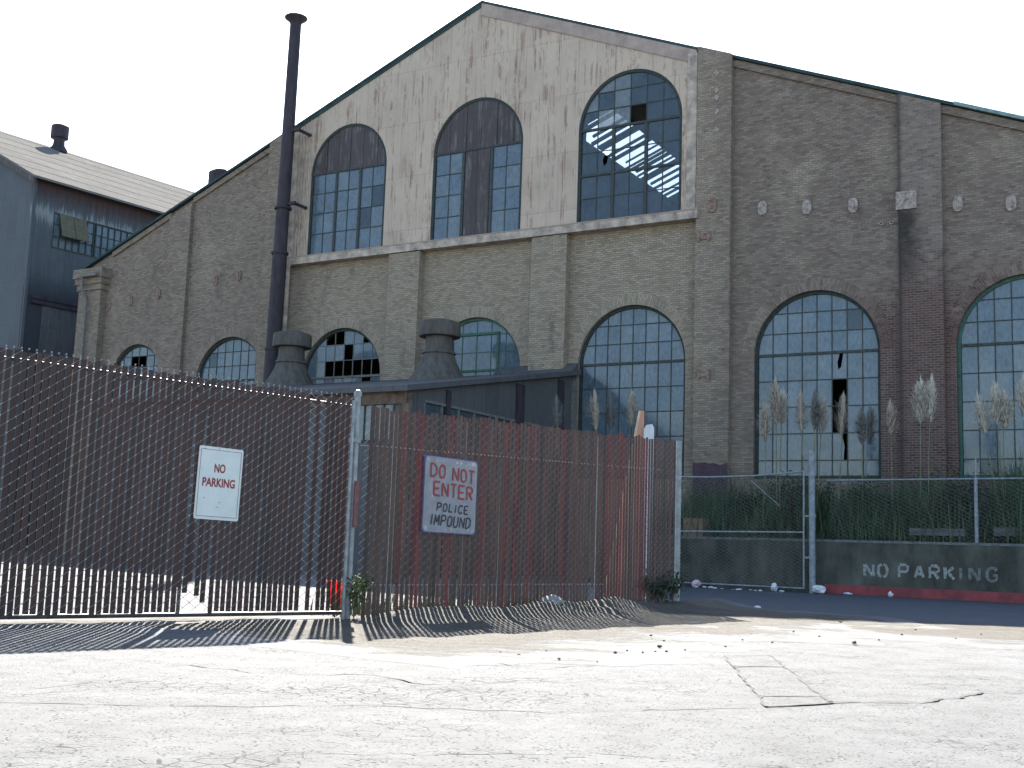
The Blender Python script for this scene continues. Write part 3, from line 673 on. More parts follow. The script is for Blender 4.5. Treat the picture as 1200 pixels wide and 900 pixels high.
# two mushroom ventilators on the shed roof
def mushroom(u, v, label):
    zr = sz(v+10.75)+.1
    o = empty('mushroom_ventilator', loc(u, v, zr), YAW); tag(o, label, 'roof vent', 'mushroom vents on the shed roof')
    b = MB(); b.lathe((0, 0, -.1), [(1.14, -.2), (1.08, .1), (.86, .45), (.68, .8), (.58, 1.1), (.53, 1.4), (.52, 2.0)], 32); x = b.build('neck', M['vent'], o); smooth_by_angle(x)
    b = MB(); b.lathe((0, 0, .98), [(.63, 0), (.645, .01), (.61, .09), (.55, .1)], 32); b.build('seam_band', M['vent'], o)
    b = MB(); b.lathe((0, 0, 1.62), [(.55, .0), (.77, .02), (.79, .06), (.78, .5), (.75, .56), (.5, .65), (.1, .69), (0.0, .69)], 36); x = b.build('cap', M['vent'], o); smooth_by_angle(x)
mushroom(-17.9, -2.5, 'grey mushroom vent on the shed roof beside the black smokestack')
mushroom(-10.72, -2.5, 'grey mushroom vent on the shed roof overlapping the green framed arched window')

# ------------------------------------------------------------------ blue-grey corrugated building at the left
CA = Vector((-25.05, 60, 0)); Y2 = R(90-37.5)
b2 = empty('corrugated_building', CA, Y2); tag(b2, 'tall blue-grey corrugated metal building with a pale sunlit roof at the left', 'industrial building')
L2, HW, EZ, S2 = 30, 12.5, 19.2, .49      # local x along the right face, y to the left across the gable
b = MB(); xa, xb, za, zc = 1.2, 6.15, 15.72, 17.62
for A, B in (((0, 0), (L2, za)), ((0, za), (xa, zc)), ((xb, za), (L2, zc)), ((0, zc), (L2, EZ))): b.box((A[0], 0, A[1]), (B[0], .25, B[1]))
b.build('side_wall', M['blue'], b2)
b = MB(); b.prism([(.26, 0), (2*HW, 0), (2*HW, EZ), (HW, EZ+S2*HW), (.26, EZ+S2*.26)], .03, .25, flat='yz'); b.build('front_wall', M['bluefront'], b2)
b = MB(); b.box((.25, 2*HW-.3, 0), (L2, 2*HW, EZ)); b.prism([(0, 0), (2*HW, 0), (2*HW, EZ), (HW, EZ+S2*HW), (0, EZ)], L2, L2+.25, flat='yz'); b.build('rear_wall', M['bluefront'], b2)
b = MB(); rz = lambda y: EZ+.05+S2*min(y, 2*HW-y)
b.prism([(-.45, rz(-.45)), (HW, rz(HW)), (2*HW+.45, rz(2*HW+.45)), (2*HW+.45, rz(2*HW+.45)+.12), (HW, rz(HW)+.12), (-.45, rz(-.45)+.12)], -.35, L2+.4, flat='yz')
for i in range(6): y = 1.4+i*2.05; b.prism([(y, rz(y)+.121), (y+.06, rz(y+.06)+.121), (y+.06, rz(y+.06)+.135), (y, rz(y)+.135)], -.35, L2+.4, flat='yz')
b.build('roof', M['roofsheet'], b2)
b = MB(); b.prism([(-.4, rz(-.4)-.3), (HW, rz(HW)-.3), (HW, rz(HW)-.01), (-.4, rz(-.4)-.01)], -.33, -.2, flat='yz'); b.build('verge_board', M['boardsheet'], b2)
b = MB(); b.box((-.06, -.06, 0), (.1, .02, EZ)); b.build('corner_trim', M['bluefront'], b2)
b = MB(); b.box((.3, -.2, 12.85), (5.2, -.003, 13.05)); b.box((.3, -.14, 12.6), (5.2, -.003, 12.86)); b.build('door_track', M['pipe'], b2)
b = MB(); b.box((1.0, -.03, 0), (5.6, -.003, 12.6)); b.build('sliding_door', M['darksheet'], b2)
for (wa, wb) in ((1.2, 3.66), (3.72, 6.15)):
    f = MB()
    for z in (za, zc-.06): f.box((wa, -.03, z), (wb, .12, z+.06))
    for z in (za+.62, za+1.24): f.box((wa+.06, 0, z), (wb-.06, .06, z+.03))
    n = 6
    for i in range(n+1): x = wa+(wb-.06-wa)*i/n; f.box((x, -.025, za+.06), (x+(.06 if i in (0, n) else .035), .1, zc-.06))
    fo = f.build('window', M['muntin'], b2)
    p_ = MB()
    for i in range(n):
        for j in range(3):
            x0, x1 = wa+(wb-wa)*i/n, wa+(wb-wa)*(i+1)/n; z0, z1 = za+.06+.6*j, za+.06+.6*(j+1); t = rng.gauss(0, .02)
            p_.add([(x0, .05, z0), (x1, .05+t*.4, z0), (x1, .05+t*.4, z1), (x0, .05, z1)], [(0, 1, 2, 3)], rng.choice([0, 0, 1]))
    p_.build('panes', M['glass'], fo)
sm_ = plain('tan_board', (.12, .105, .07), .85, var=.2)
for a, c in ((1.5, 2.3), (2.33, 3.1)): b = MB(); b.prism([(-.06, 17.6), (-.5, 16.35), (-.46, 16.33), (-.02, 17.58)], a, c, flat='yz'); b.build('shutter', sm_, b2)
rv = empty('roof_ventilator', b2.matrix_basis @ Vector((0, 0, 0)), Y2)
rv.location = CA+Matrix.Rotation(Y2, 3, 'Z') @ Vector((8.25, HW-.5, rz(HW-.5)+.1)); tag(rv, 'dark drum-topped vent standing on the pale sunlit roof', 'roof vent')
b = MB(); b.lathe((0, 0, -.2), [(.6, 0), (.58, .2), (.38, .5), (.34, .8), (.42, 1.0)], 20); x = b.build('neck', M['pipe'], rv); smooth_by_angle(x)
b = MB(); b.lathe((0, 0, .75), [(.4, 0), (.55, .04), (.55, .82), (.46, .9), (0, .92)], 22); x = b.build('drum', M['pipe'], rv); smooth_by_angle(x)

# ------------------------------------------------------------------ retaining wall, bank, alley fence
WA = Vector((8.378, 32.123, 0)); WD = Vector((.79598, -.60532, 0)); WN = Vector((-.60532, -.79598, 0)); WY = math.atan2(WD.y, WD.x)
rw = empty('retaining_wall', WA, WY); tag(rw, 'low dark concrete retaining wall with a red painted foot and stencilled NO PARKING', 'wall')
b = MB(); b.box((-6.2, 0, -.1), (10.5, .3, 1.36)); b.build('wall', M['concrete'], rw)
b = MB(); b.box((-6.2, -.012, 1.362), (10.5, .32, 1.43)); b.build('coping', M['coping'], rw)
b = MB(); b.box((.1, -.006, .01), (10.5, -.002, .255)); b.build('red_stripe', M['redpaint'], rw)

FONT = {'N': [[(0, 0), (0, 1)], [(0, 1), (1, 0)], [(1, 0), (1, 1)]], 'O': [[(.5, 0), (.15, .1), (0, .35), (0, .65), (.15, .9), (.5, 1)], [(.5, 1), (.85, .9), (1, .65), (1, .35), (.85, .1), (.5, 0)]],
 'P': [[(0, 0), (0, 1)], [(0, 1), (.7, 1), (1, .85), (1, .62), (.7, .47), (0, .47)]], 'A': [[(0, 0), (.5, 1)], [(.5, 1), (1, 0)], [(.2, .36), (.8, .36)]],
 'R': [[(0, 0), (0, 1)], [(0, 1), (.7, 1), (1, .85), (1, .65), (.7, .5), (0, .5)], [(.45, .5), (1, 0)]], 'K': [[(0, 0), (0, 1)], [(1, 1), (.05, .45)], [(.3, .58), (1, 0)]],
 'I': [[(.5, 0), (.5, 1)]], 'G': [[(1, .8), (.8, .97), (.5, 1), (.15, .9), (0, .65), (0, .35), (.15, .1), (.5, 0), (.85, .08), (1, .25), (1, .45), (.6, .45)]],
 'D': [[(0, 0), (0, 1)], [(0, 1), (.55, 1), (1, .75), (1, .25), (.55, 0), (0, 0)]], 'T': [[(0, 1), (1, 1)], [(.5, 1), (.5, 0)]], 'E': [[(1, 1), (0, 1)], [(0, 1), (0, 0)], [(0, 0), (1, 0)], [(0, .5), (.8, .5)]],
 'L': [[(0, 1), (0, 0)], [(0, 0), (.9, 0)]], 'C': [[(1, .8), (.8, .97), (.5, 1), (.15, .9), (0, .65), (0, .35), (.15, .1), (.5, 0), (.8, .03), (1, .2)]],
 'M': [[(0, 0), (.08, 1)], [(.08, 1), (.5, .3)], [(.5, .3), (.92, 1)], [(.92, 1), (1, 0)]], 'U': [[(0, 1), (0, .3), (.18, .05), (.5, 0), (.82, .05), (1, .3), (1, 1)]]}
def letter(b, ch, x, z, w_, h_, th, y=0.0, slant=0.0, jit=0.0, gap=0.0, m=0, rough=0.0, lift=.0006):
    if ch == 'I': x -= w_*.0
    n = 0
    for strk in FONT[ch]:
        pts = [(x+(a*w_)+slant*c*h_+rng.uniform(-jit, jit), z+c*h_+rng.uniform(-jit, jit)) for a, c in strk]
        if gap:
            (ax, az), (bx, bz) = pts[0], pts[1]; l = math.hypot(bx-ax, bz-az); pts[0] = (ax+(bx-ax)*gap/l, az+(bz-az)*gap/l)
            (ax, az), (bx, bz) = pts[-1], pts[-2]; l = math.hypot(bx-ax, bz-az); pts[-1] = (ax+(bx-ax)*gap/l, az+(bz-az)*gap/l)
        fine = []
        for (ax, az), (bx, bz) in zip(pts, pts[1:]):
            k_ = max(1, int(math.hypot(bx-ax, bz-az)/(th*.8)))
            fine += [(ax+(bx-ax)*i/k_, az+(bz-az)*i/k_) for i in range(k_)]
        fine.append(pts[-1]); Lf, Rt = [], []
        for i, (px, pz) in enumerate(fine):
            a, c = fine[max(0, i-1)], fine[min(len(fine)-1, i+1)]; tx, tz = c[0]-a[0], c[1]-a[1]; l = math.hypot(tx, tz) or 1
            hw = th/2*(1+rng.uniform(-rough, rough)); Lf.append((px-tz/l*hw, pz+tx/l*hw)); Rt.append((px+tz/l*hw, pz-tx/l*hw))
        yy = y-n*lift; n += 1; k_ = len(fine)
        b.add([(px, yy, pz) for px, pz in Lf+Rt], [(i, i+k_, i+1+k_, i+1) for i in range(k_-1)], m)
b = MB(); x = 1.22
spec = [('N', 0), ('O', 0), (' ', 0), ('P', 0), ('A', 0), ('R', 0), ('K', 0), ('I', 1), ('N', 1), ('G', 1)]
xs_ = {0: 1.2, 1: 1.56, 3: 2.1, 4: 2.5, 5: 2.88, 6: 3.26, 7: 3.58, 8: 3.86, 9: 4.27}
for i, (ch, m) in enumerate(spec):
    if ch == ' ': continue
    letter(b, ch, xs_[i], .5, .23 if ch != 'I' else .12, .33, .07, y=-.003, gap=.025 if ch != 'G' else .0, m=m, rough=.25, lift=.0006, jit=.004)
b.build('painted_lettering', [M['stencil'], M['stencilfaint']], rw)

# sloping earth bank between retaining wall and warehouse
b = MB(); NSB, NDB = 44, 14
def bank_pt(s, t):
    a = WA+WD*s-WN*.3; c = loc((a-P0).dot(E_)+.0, 0); p = a.lerp(Vector((c.x, c.y, 0)), t)
    return Vector((p.x, p.y, 1.36+1.0*t**.8+.08*lumps(s*1.3, t*6)))
for i in range(NSB+1):
    for j in range(NDB+1): b.v.append(tuple(bank_pt(-6+16.3*i/NSB, j/NDB)))
for i in range(NSB):
    for j in range(NDB): qd = i*(NDB+1)+j; b.f.append((qd, qd+NDB+1, qd+NDB+2, qd+1)); b.mi.append(0)
tag(b.build('earth_bank', M['soil'], smooth=True), kind='structure')
b = MB(); c0 = bank_pt(-6, 0); c1 = bank_pt(-6, 1)
b.add([(c0.x, c0.y, -.1), (c1.x, c1.y, -.1), tuple(c1+Vector((0, 0, .05))), tuple(c0+Vector((0, 0, .05)))], [(0, 1, 2, 3)]); 
wv = (c1-c0).normalized(); nv = Vector((wv.y, -wv.x, 0))*.25
b.add([tuple(Vector((c0.x, c0.y, -.1))+nv), tuple(Vector((c1.x, c1.y, -.1))+nv), tuple(c1+nv+Vector((0, 0, .05))), tuple(c0+nv+Vector((0, 0, .05)))], [(3, 2, 1, 0)])
b.add([tuple(c0+Vector((0, 0, .05))), tuple(c1+Vector((0, 0, .05))), tuple(c1+nv+Vector((0, 0, .05))), tuple(c0+nv+Vector((0, 0, .05)))], [(0, 1, 2, 3)])
b.build('bank_end_wall', M['concrete']); tag(bpy.data.objects['bank_end_wall'], 'short dark concrete wall closing the end of the earth bank', 'wall')

def mesh_wire(b, s0, s1, zf0, zf1, pitch, vper, r, dy=.006, n=3, over=0.0, glint=0.0, m=0):
    """chain-link: flattened helical wires standing side by side in the local xz plane"""
    k_ = int((s1-s0)/pitch); vf = vper/2
    for i in range(k_+1):
        x = s0+i*pitch; z = zf0(x)+(i % 2)*vf; top_ = zf1(x)+over; up_ = True; P = []
        j = 0
        while z < top_:
            P.append((x+(0 if j % 2 == 0 else pitch*1.02)+rng.uniform(-.002, .002), -dy if j % 2 == 0 else -dy*1.2, z)); z += vper/2; j += 1
        for a, c, jj in zip(P, P[1:], range(len(P))):
            if glint and jj % 2 == 0:
                q_ = [Vector(c)+Vector(d_)*glint for d_ in ((1,0,0),(0,-1.3,0),(-1,0,0),(0,1,0),(0,0,1.4),(0,0,-1.4))]
                b.add(q_, [(0,3,4),(3,2,4),(2,1,4),(1,0,4),(3,0,5),(2,3,5),(1,2,5),(0,1,5)], 1)  # bead at the bend, a glint painted by the lighter second material
            if jj % 2 == 0: b.tube(a, c, r, n=n, cap=False, m=m)                              # front strand
            else: b.tube((a[0], dy*.6, a[2]), (c[0], dy*.6, c[2]), r, n=n, cap=False, m=m)     # rear strand

cf = empty('chain_link_fence', WA+Vector((0, 0, 1.43))-WN*.15, WY); tag(cf, 'open chain link fence on top of the stencilled retaining wall', 'fence')
b = MB(); mesh_wire(b, .2, 10.4, lambda s: .03, lambda s: 1.55, .1, .1, .0032); b.build('wire_mesh', M['wiredark'], cf)
b = MB(); b.tube((.1, 0, 1.58), (10.4, 0, 1.6), .022, n=8); b.build('top_rail', M['galvdull'], cf)
for s, zt in ((4.0, 2.1), (9.2, 2.1)):
    b = MB(); b.tube((s, 0, -.05), (s, 0, 1.62), .045, n=10); b.tube((s, -.01, 1.6), (s+.02, -.02, zt), .016, n=6); b.build('post', M['galvdull'], cf)
gp = empty('gate_post', WA+WD*-.12+WN*.25, WY); tag(gp, 'tall grey steel post between the alley gate and the stencilled wall', 'post')
b = MB(); b.tube((0, 0, -.05), (-.03, 0, 3.72), .085, n=14); x = b.build('pole', M['galvdull'], gp); smooth_by_angle(x)
b = MB(); b.lathe((-.03, 0, 3.72), [(.09, -.02), (.09, .03), (.04, .07), (0, .08)], 14); b.build('cap', M['galvdull'], gp)
for z in (.9, 2.0, 3.1): b = MB(); b.tube((-.01, 0, z), (-.01, 0, z+.08), .1, n=14); b.box((-.25, -.02, z+.01), (-.06, .02, z+.06)); b.build('hinge', M['galvdull'], gp)
ag = empty('alley_gate', WA+WD*-.36+WN*.27, WY); tag(ag, 'chain link swing gate closing the shaded alley, with a bent top rail', 'gate')
b = MB()
pts = [(-3.9, 0, 3.12), (-2.8, 0, 3.1), (-1.5, 0, 3.12), (-.6, 0, 3.18), (0, 0, 3.23)]
b.chain(pts, .026, 8); b.tube((-3.9, 0, 1.56), (0, 0, 1.6), .024, n=8); b.tube((-3.9, 0, .12), (0, 0, .12), .024, n=8); b.tube((0, 0, .1), (0, 0, 3.25), .028, n=8); b.tube((-3.9, 0, .1), (-3.9, 0, 3.14), .028, n=8)
b.build('gate_frame', M['galvdull'], ag)
b = MB(); mesh_wire(b, -3.88, -.1, lambda s: .14, lambda s: 3.1, .095, .1, .0032); b.build('wire_mesh', M['wiredark'], ag)
b = MB(); b.tube((-1.55, -.01, 3.0), (-.7, .02, 2.3), .012, n=5); b.build('loose_brace', M['galvdull'], ag)

# timber lying on the bank edge, carton behind the gate
tb = MB(); tb.box((2.2, .5, 1.6), (3.6, .68, 1.78)); o = tb.build('timber_beam', M['timber']); o.location = WA; o.rotation_euler = (0, 0, WY); tag(o, 'grey weathered timber lying on the bank left of the fence post', 'timber')
tb = MB(); tb.box((4.3, .5, 1.62), (6.6, .7, 1.84)); o = tb.build('timber_beam', M['timber']); o.location = WA; o.rotation_euler = (0, 0, WY); tag(o, 'longer grey timber lying on the bank right of the fence post', 'timber')
cb = MB(); cb.box((-4.35, .35, 1.4), (-3.72, .8, 1.95)); cb.box((-4.37, .33, 1.951), (-3.70, .575, 1.965)); cb.box((-4.37, .58, 1.951), (-3.70, .82, 1.97)); o = cb.build('carton', M['crate']); o.location = WA; o.rotation_euler = (0, 0, WY); tag(o, 'tan carton standing on the wall top behind the alley gate', 'box')

# ------------------------------------------------------------------ slatted sliding gate (left) and slatted fence (right)
GY = math.atan2(GD.y, GD.x); FY = math.atan2(FD.y, FD.x)
gt = empty('slatted_gate', GA, GY); tag(gt, 'long chain link sliding gate filled with dark maroon slats', 'gate')
def slats(b, s0, s1, pitch, wd, zb, zt, mats, skip=(), special=None, lean=.002, y=.0):
    i = 0; s = s0
    while s < s1:
        if i not in skip:
            z0, z1 = zb(s)+rng.uniform(-.008, .008), zt(s)+rng.uniform(-.015, .012); m = mats(s); l = rng.gauss(0, lean); w2 = wd/2*rng.uniform(.94, 1.05); bow = rng.gauss(0, .002)
            if special and i in special: z0, l = special[i]
            x = s; t = .0035
            zm = (z0+z1)/2
            vs = []
            for z, xx in ((z0, x+l), (zm, x+l/2+bow), (z1, x)): vs += [(xx-w2, y-t, z), (xx, y-t*1.9, z), (xx+w2, y-t, z), (xx+w2, y+t, z), (xx-w2, y+t, z)]
            fs = []
            for q_ in (0, 5): fs += [(q_+a, q_+(a+1) % 5, q_+5+(a+1) % 5, q_+5+a) for a in range(5)]
            b.add(vs, fs+[(4, 3, 2, 1, 0), (10, 11, 12, 13, 14)], m)
        i += 1; s += pitch
PT = .0735
S0 = -2.6
idx = lambda s: round((s-(S0+PT/2))/PT)
b = MB()
sp = {idx(1.86): (.36, -.03), idx(1.93): (.42, .03), idx(2.0): (.3, -.1), idx(2.075): (.27, -.03), idx(2.15): (.2, -.03)}
slats(b, S0+PT/2, 3.98, PT, .055, lambda s: .1, lambda s: 2.565, lambda s: rng.choice([0, 0, 1]), skip=(idx(3.42), idx(3.57)), special=sp)
b.build('slats', M['slat'], gt)
b = MB(); mesh_wire(b, S0, 3.98, lambda s: .1, lambda s: 2.59, PT, .105, .0028, dy=.009, glint=.0062)
for i in range(int((4.0-S0)/PT)): x = S0+i*PT; b.chain([(x-.012, -.009, 2.582), (x+.007, -.004, 2.598), (x-.004, .006, 2.603)], .0042, n=4)
b.build('wire_mesh', [M['wire'], M['wireglint']], gt)
b = MB(); b.tube((S0, .03, .09), (4.02, .03, .07), .024, n=8); b.tube((S0, .035, 2.48), (4.02, .035, 2.48), .02, n=8); b.tube((4.0, .0, .06), (4.0, 0, 2.6), .024, n=8); b.tube((1.86, .045, .07), (1.86, .045, 2.48), .02, n=8); b.tube((S0, .04, .06), (S0, .04, 2.55), .024, n=8)
b.build('gate_frame', M['darksteel'], gt)

ff = empty('slatted_fence', FA, FY); tag(ff, 'chain link fence filled with faded reddish brown slats, right of the steel gate post', 'fence')
ft = lambda s: 2.46+.036*s
fb = lambda s: .03+.02*max(0, s-4.5)
PF = .081
def fm(s):
    red = max(0, 1-abs(s-5.9)/1.0); r_ = rng.random()
    if r_ < red*.8: return 2
    return rng.choices([0, 1, 2, 3], [4, 3.2, 1.1, 1.5])[0]
b = MB(); slats(b, .16, 7.32, PF, .058, fb, lambda s: ft(s)+rng.uniform(-.02, .03), fm, special={6: (.4, .01), 58: (.5, .02), 59: (.36, -.03), 86: (.5, .04), 87: (.75, -.03)}, lean=.006)
b.build('slats', M['slat2'], ff)
b = MB(); mesh_wire(b, .03, 7.3, fb, lambda s: ft(s)-.03, PF, .105, .0024, dy=.009, glint=.005); b.build('wire_mesh', [M['wiredark'], M['wire']], ff)
b = MB(); b.tube((0, .03, 2.0), (7.4, .03, 2.23), .006, n=5); b.tube((0, .03, .4), (7.4, .03, .42), .006, n=5)
for i in range(88):
    x = .2+i*PF
    if rng.random() < .85 and x < 6.8: b.lathe((x+PF/2, -.013, 2.006+.031*x), [(.0, -.008), (.009, 0), (0, .008)], 6, 1)
    if rng.random() < .8 and x < 5.2: b.lathe((x+PF/2, -.013, .4), [(0, -.007), (.008, 0), (0, .007)], 6, 1)
b.build('tension_wire', [M['wire'], M['whitepost']], ff)
for s in (.62, 1.98, 2.75, 5.1):
    b = MB(); b.tube((s, .05, 0), (s, .05, ft(s)-.05), .03, n=10); b.build('post', M['galv'], ff)
b = MB(); b.tube((7.42, 0, -.05), (7.42, 0, 2.74), .05, n=12)
for z in (.25, .42, .9, 1.32, 1.75, 2.2, 2.45): b.tube((7.42, 0, z), (7.42, 0, z+.03), .056, n=12)
x = b.build('end_post', M['galv'], ff); smooth_by_angle(x)
# post between gate and fence
mp = empty('gate_post', FA+Vector((-.06, -.04, 0)), FY); tag(mp, 'grey steel post with a red reflector between the dark gate and the faded fence', 'post')
b = MB(); b.tube((0, 0, -.05), (-.015, 0, 2.58), .037, n=14); b.lathe((-.015, 0, 2.58), [(.046, -.02), (.046, .02), (.03, .05), (0, .06)], 14); x = b.build('pole', M['galv'], mp); smooth_by_angle(x)
b = MB(); b.tube((-.1, -.03, .02), (-.105, -.03, 2.5), .02, n=10); b.build('latch_bar', M['galv'], mp)
b = MB(); b.box((-.055, -.075, 1.05), (.005, -.062, 1.58)); b.build('reflector', M['reflector'], mp)
for z in (.42, 2.02): b = MB(); b.tube((-.005, 0, z), (-.005, 0, z+.05), .055, n=12); b.box((-.13, -.04, z), (-.02, .0, z+.045)); b.build('clamp', M['galvdull'], mp)

# ------------------------------------------------------------------ signs
def text_mesh(txt, name, size, width, mat, parent, x, z, y, bold=.0):
    cu = bpy.data.curves.new(name, 'FONT'); cu.body = txt; cu.size = size; cu.align_x = 'CENTER'; cu.extrude = .0008; cu.offset = bold
    t = bpy.data.objects.new('tmp', cu); col.objects.link(t)
    bpy.context.view_layer.update()
    me = bpy.data.meshes.new_from_object(t.evaluated_get(bpy.context.evaluated_depsgraph_get())); bpy.data.objects.remove(t)
    xs = [v_.co.x for v_ in me.vertices]; sc = width/(max(xs)-min(xs)); cx = (max(xs)+min(xs))/2
    for v_ in me.vertices: v_.co = ((v_.co.x-cx)*sc, -v_.co.z, v_.co.y)
    me.materials.clear(); me.materials.append(mat)
    o = bpy.data.objects.new(name, me); col.objects.link(o); o.parent = parent; o.location = (x, y, z); return o
def rrect(w_, h_, r, z0=0):
    pts = []
    for cx, cz, a in ((w_/2-r, h_/2-r, 0), (-w_/2+r, h_/2-r, 90), (-w_/2+r, -h_/2+r, 180), (w_/2-r, -h_/2+r, 270)):
        for i in range(6): t = R(a+i*18); pts.append((cx+r*math.cos(t), cz+r*math.sin(t)))
    return pts
s1 = empty('no_parking_sign', GA+GD*2.205+GN*.022+Vector((0, 0, 1.45)), GY); s1.rotation_euler = (0, R(1.2), GY)
tag(s1, 'white metal sign with red NO PARKING lettering hung on the dark gate', 'sign')
b = MB(); b.prism(rrect(.545, .77, .022), -.004, .0); b.build('board', M['signwhite'], s1)
b = MB()
for A, B in (((-.245, .35), (.245, .355)), ((-.245, -.355), (.245, -.35)), ((-.25, -.35), (-.245, .35)), ((.245, -.35), (.25, .35))): b.box((A[0], -.0055, A[1]), (B[0], -.0041, B[1]))
b.build('border_line', plain('brown_line', (.2, .1, .09), .6), s1)
for x, z in ((-.03, .37), (-.2, .355), (.0, -.25), (-.17, -.16), (.02, -.2)): b = MB(); b.lathe((x, -.006, z), [(.001, -.006), (.007, 0), (.001, .006)], 8); b.build('bolt', M['stone'], s1)
text_mesh('NO', 'lettering', .125, .135, M['redletter'], s1, -.005, .118, -.0058, .0035)
text_mesh('PARKING', 'lettering', .125, .4, M['redletter'], s1, -.005, -.035, -.0058, .0035)
s2 = empty('do_not_enter_sign', FA+FD*1.58+FN*.024+Vector((0, 0, 1.505)), FY); s2.rotation_euler = (0, R(.4), FY)
tag(s2, 'hand painted DO NOT ENTER POLICE IMPOUND board with blue edges on the faded fence', 'sign')
b = MB(); b.prism(rrect(1.04, .95, .04), -.016, 0); b.build('edge', M['signblue'], s2)
b = MB(); b.prism(rrect(1.01, .925, .06), -.019, -.0165)
for i in range(26):
    cx, cz = rng.choice([rng.uniform(-.48, .48), rng.choice((-.46, .46))]), rng.choice([rng.uniform(-.44, .44), .42, -.42]); r_ = rng.uniform(.012, .04)
    cx = max(-.455, min(.455, cx)); cz = max(-.42, min(.42, cz))
    b.add([(cx+r_*rng.uniform(.4, 1.1)*math.cos(2*math.pi*i_/9), -.0192-.0002*i, cz+r_*rng.uniform(.4, 1.2)*math.sin(2*math.pi*i_/9)) for i_ in range(9)], [tuple(reversed(range(9)))], 1)
b.build('board', [M['signgrey'], plain('bare_pale_paint', (.42, .42, .425), .8)], s2)
b = MB()
def line(txt, x0, z0, lw_, gap_, h_, th, slant, drop, m):
    x = x0; z = z0
    for ch in txt:
        if ch == ' ': x += lw_*.95; z -= drop; continue
        wl = lw_*(.35 if ch == 'I' else 1)
        letter(b, ch, x+(wl*-.0), z, wl if ch != 'I' else .02, h_, th, y=-.0262, slant=slant, jit=.004, m=m, rough=.12, lift=.0007); x += wl+gap_; z -= drop
line('DO NOT', -.4, .215, .105, .055, .16, .025, 0, .007, 0)
line('ENTER', -.33, -.01, .11, .05, .165, .026, 0, .006, 0)
line('POLICE', -.26, -.2, .07, .045, .1, .018, .12, .003, 1)
line('IMPOUND', -.37, -.375, .08, .042, .13, .019, .16, .003, 1)
b.build('lettering', [M['redletter'], M['blackletter']], s2)

# ------------------------------------------------------------------ things seen over or through the fence
ob = MB(); ob.prism([(-.62, 0), (.09, 0), (.09, 3.73), (.02, 3.73)], -.05, .05, 0); o = ob.build('upright_board', M['orange']); o.location = (2.6, 24.0, 0); tag(o, 'orange tapered board standing upright behind the faded fence', 'board')
e = MB(); e.prism([(-.66, 0), (-.621, 0), (.019, 3.73), (-.018, 3.73)], -.051, .051, 0); x = e.build('painted_lit_edge', M['litwood'], o)  # sunlit left edge of the board, light put into a paler colour
wp = MB(); wp.prism([(-.1, 0), (.1, 0), (.1, 3.38), (.06, 3.46), (-.05, 3.44), (-.1, 3.36)], -.06, .06); o = wp.build('white_post', M['whitepost']); o.location = (2.78, 23.9, 0); tag(o, 'white round-topped post just right of the orange board', 'post')
bk = empty('red_bucket', (-2.36, 17.0, 0.02)); tag(bk, 'small red plastic bucket on the lot behind the dark gate', 'bucket')
b = MB(); b.lathe((0, 0, 0), [(.1, 0), (.135, .3), (.15, .3), (.15, .33), (.12, .33), (.09, .03)], 20); b.build('pail', M['redplastic'], bk, smooth=False)
b = MB(); b.chain([(.145*math.cos(t), .02+.1*abs(math.sin(t)), .31+.0*t) for t in [math.pi*i/10 for i in range(11)]], .006, n=5); b.build('handle', M['galvdull'], bk)

# ------------------------------------------------------------------ vegetation
def blade(b, p, h, lean, wd, m, seg=3):
    a = rng.uniform(0, 2*math.pi); d = Vector((math.cos(a), math.sin(a), 0)); sidev = Vector((-d.y, d.x, 0))
    vs = []
    for i in range(seg+1):
        t = i/seg; c = Vector(p)+d*lean*t*t+Vector((0, 0, h*(t-.18*lean*t*t)))
        wv_ = wd*(1-t)*.5+.0008; vs += [c-sidev*wv_, c+sidev*wv_]
    b.add(vs, [(2*i, 2*i+1, 2*i+3, 2*i+2) for i in range(seg)], m)
b = MB()
for i in range(24000):
    s = rng.uniform(-5.8, 10.2); t = rng.random()**1.25
    den = .5+.5*math.sin(s*1.15+.6)+.35*math.sin(s*2.7+t*4)
    if rng.random() > .35+.65*den: continue
    p = bank_pt(s, t*.97)
    right = 1 if s > .4 else .72
    if t < .1 and rng.random() < .6: continue
    h = rng.uniform(.3, .95)*right*(1+.45*max(0, min(1, (s-1.8)/1.2)))*(1.1+.6*den+(.45 if s > 3.4 else 0))
    if rng.random() < .09: h = rng.uniform(1.2, 2.1)
    blade(b, p-Vector((0, 0, .05)), h, rng.uniform(.1, .75)*h, rng.uniform(.018, .045), rng.choices([0, 1, 2], [6, 3, .8])[0])
o = b.build('long_grass', M['grass']); tag(o, 'dense dark long grass covering the bank above the retaining wall', 'grass', kind='stuff')
b = MB()
for i in range(750):
    s = rng.uniform(.3, 5.6); p = FA+FD*s-FN*rng.uniform(.12, 1.2)
    blade(b, p+Vector((0, 0, .0)), rng.uniform(.1, .42), rng.uniform(.05, .2), .02, rng.choices([0, 1, 2], [1, 3, 3])[0])
o = b.build('fence_weeds', [M['leaf'][0], M['leaf'][0], M['leaf'][1]]); tag(o, 'sunlit weeds growing along the back of the faded slatted fence', 'weeds', kind='stuff')

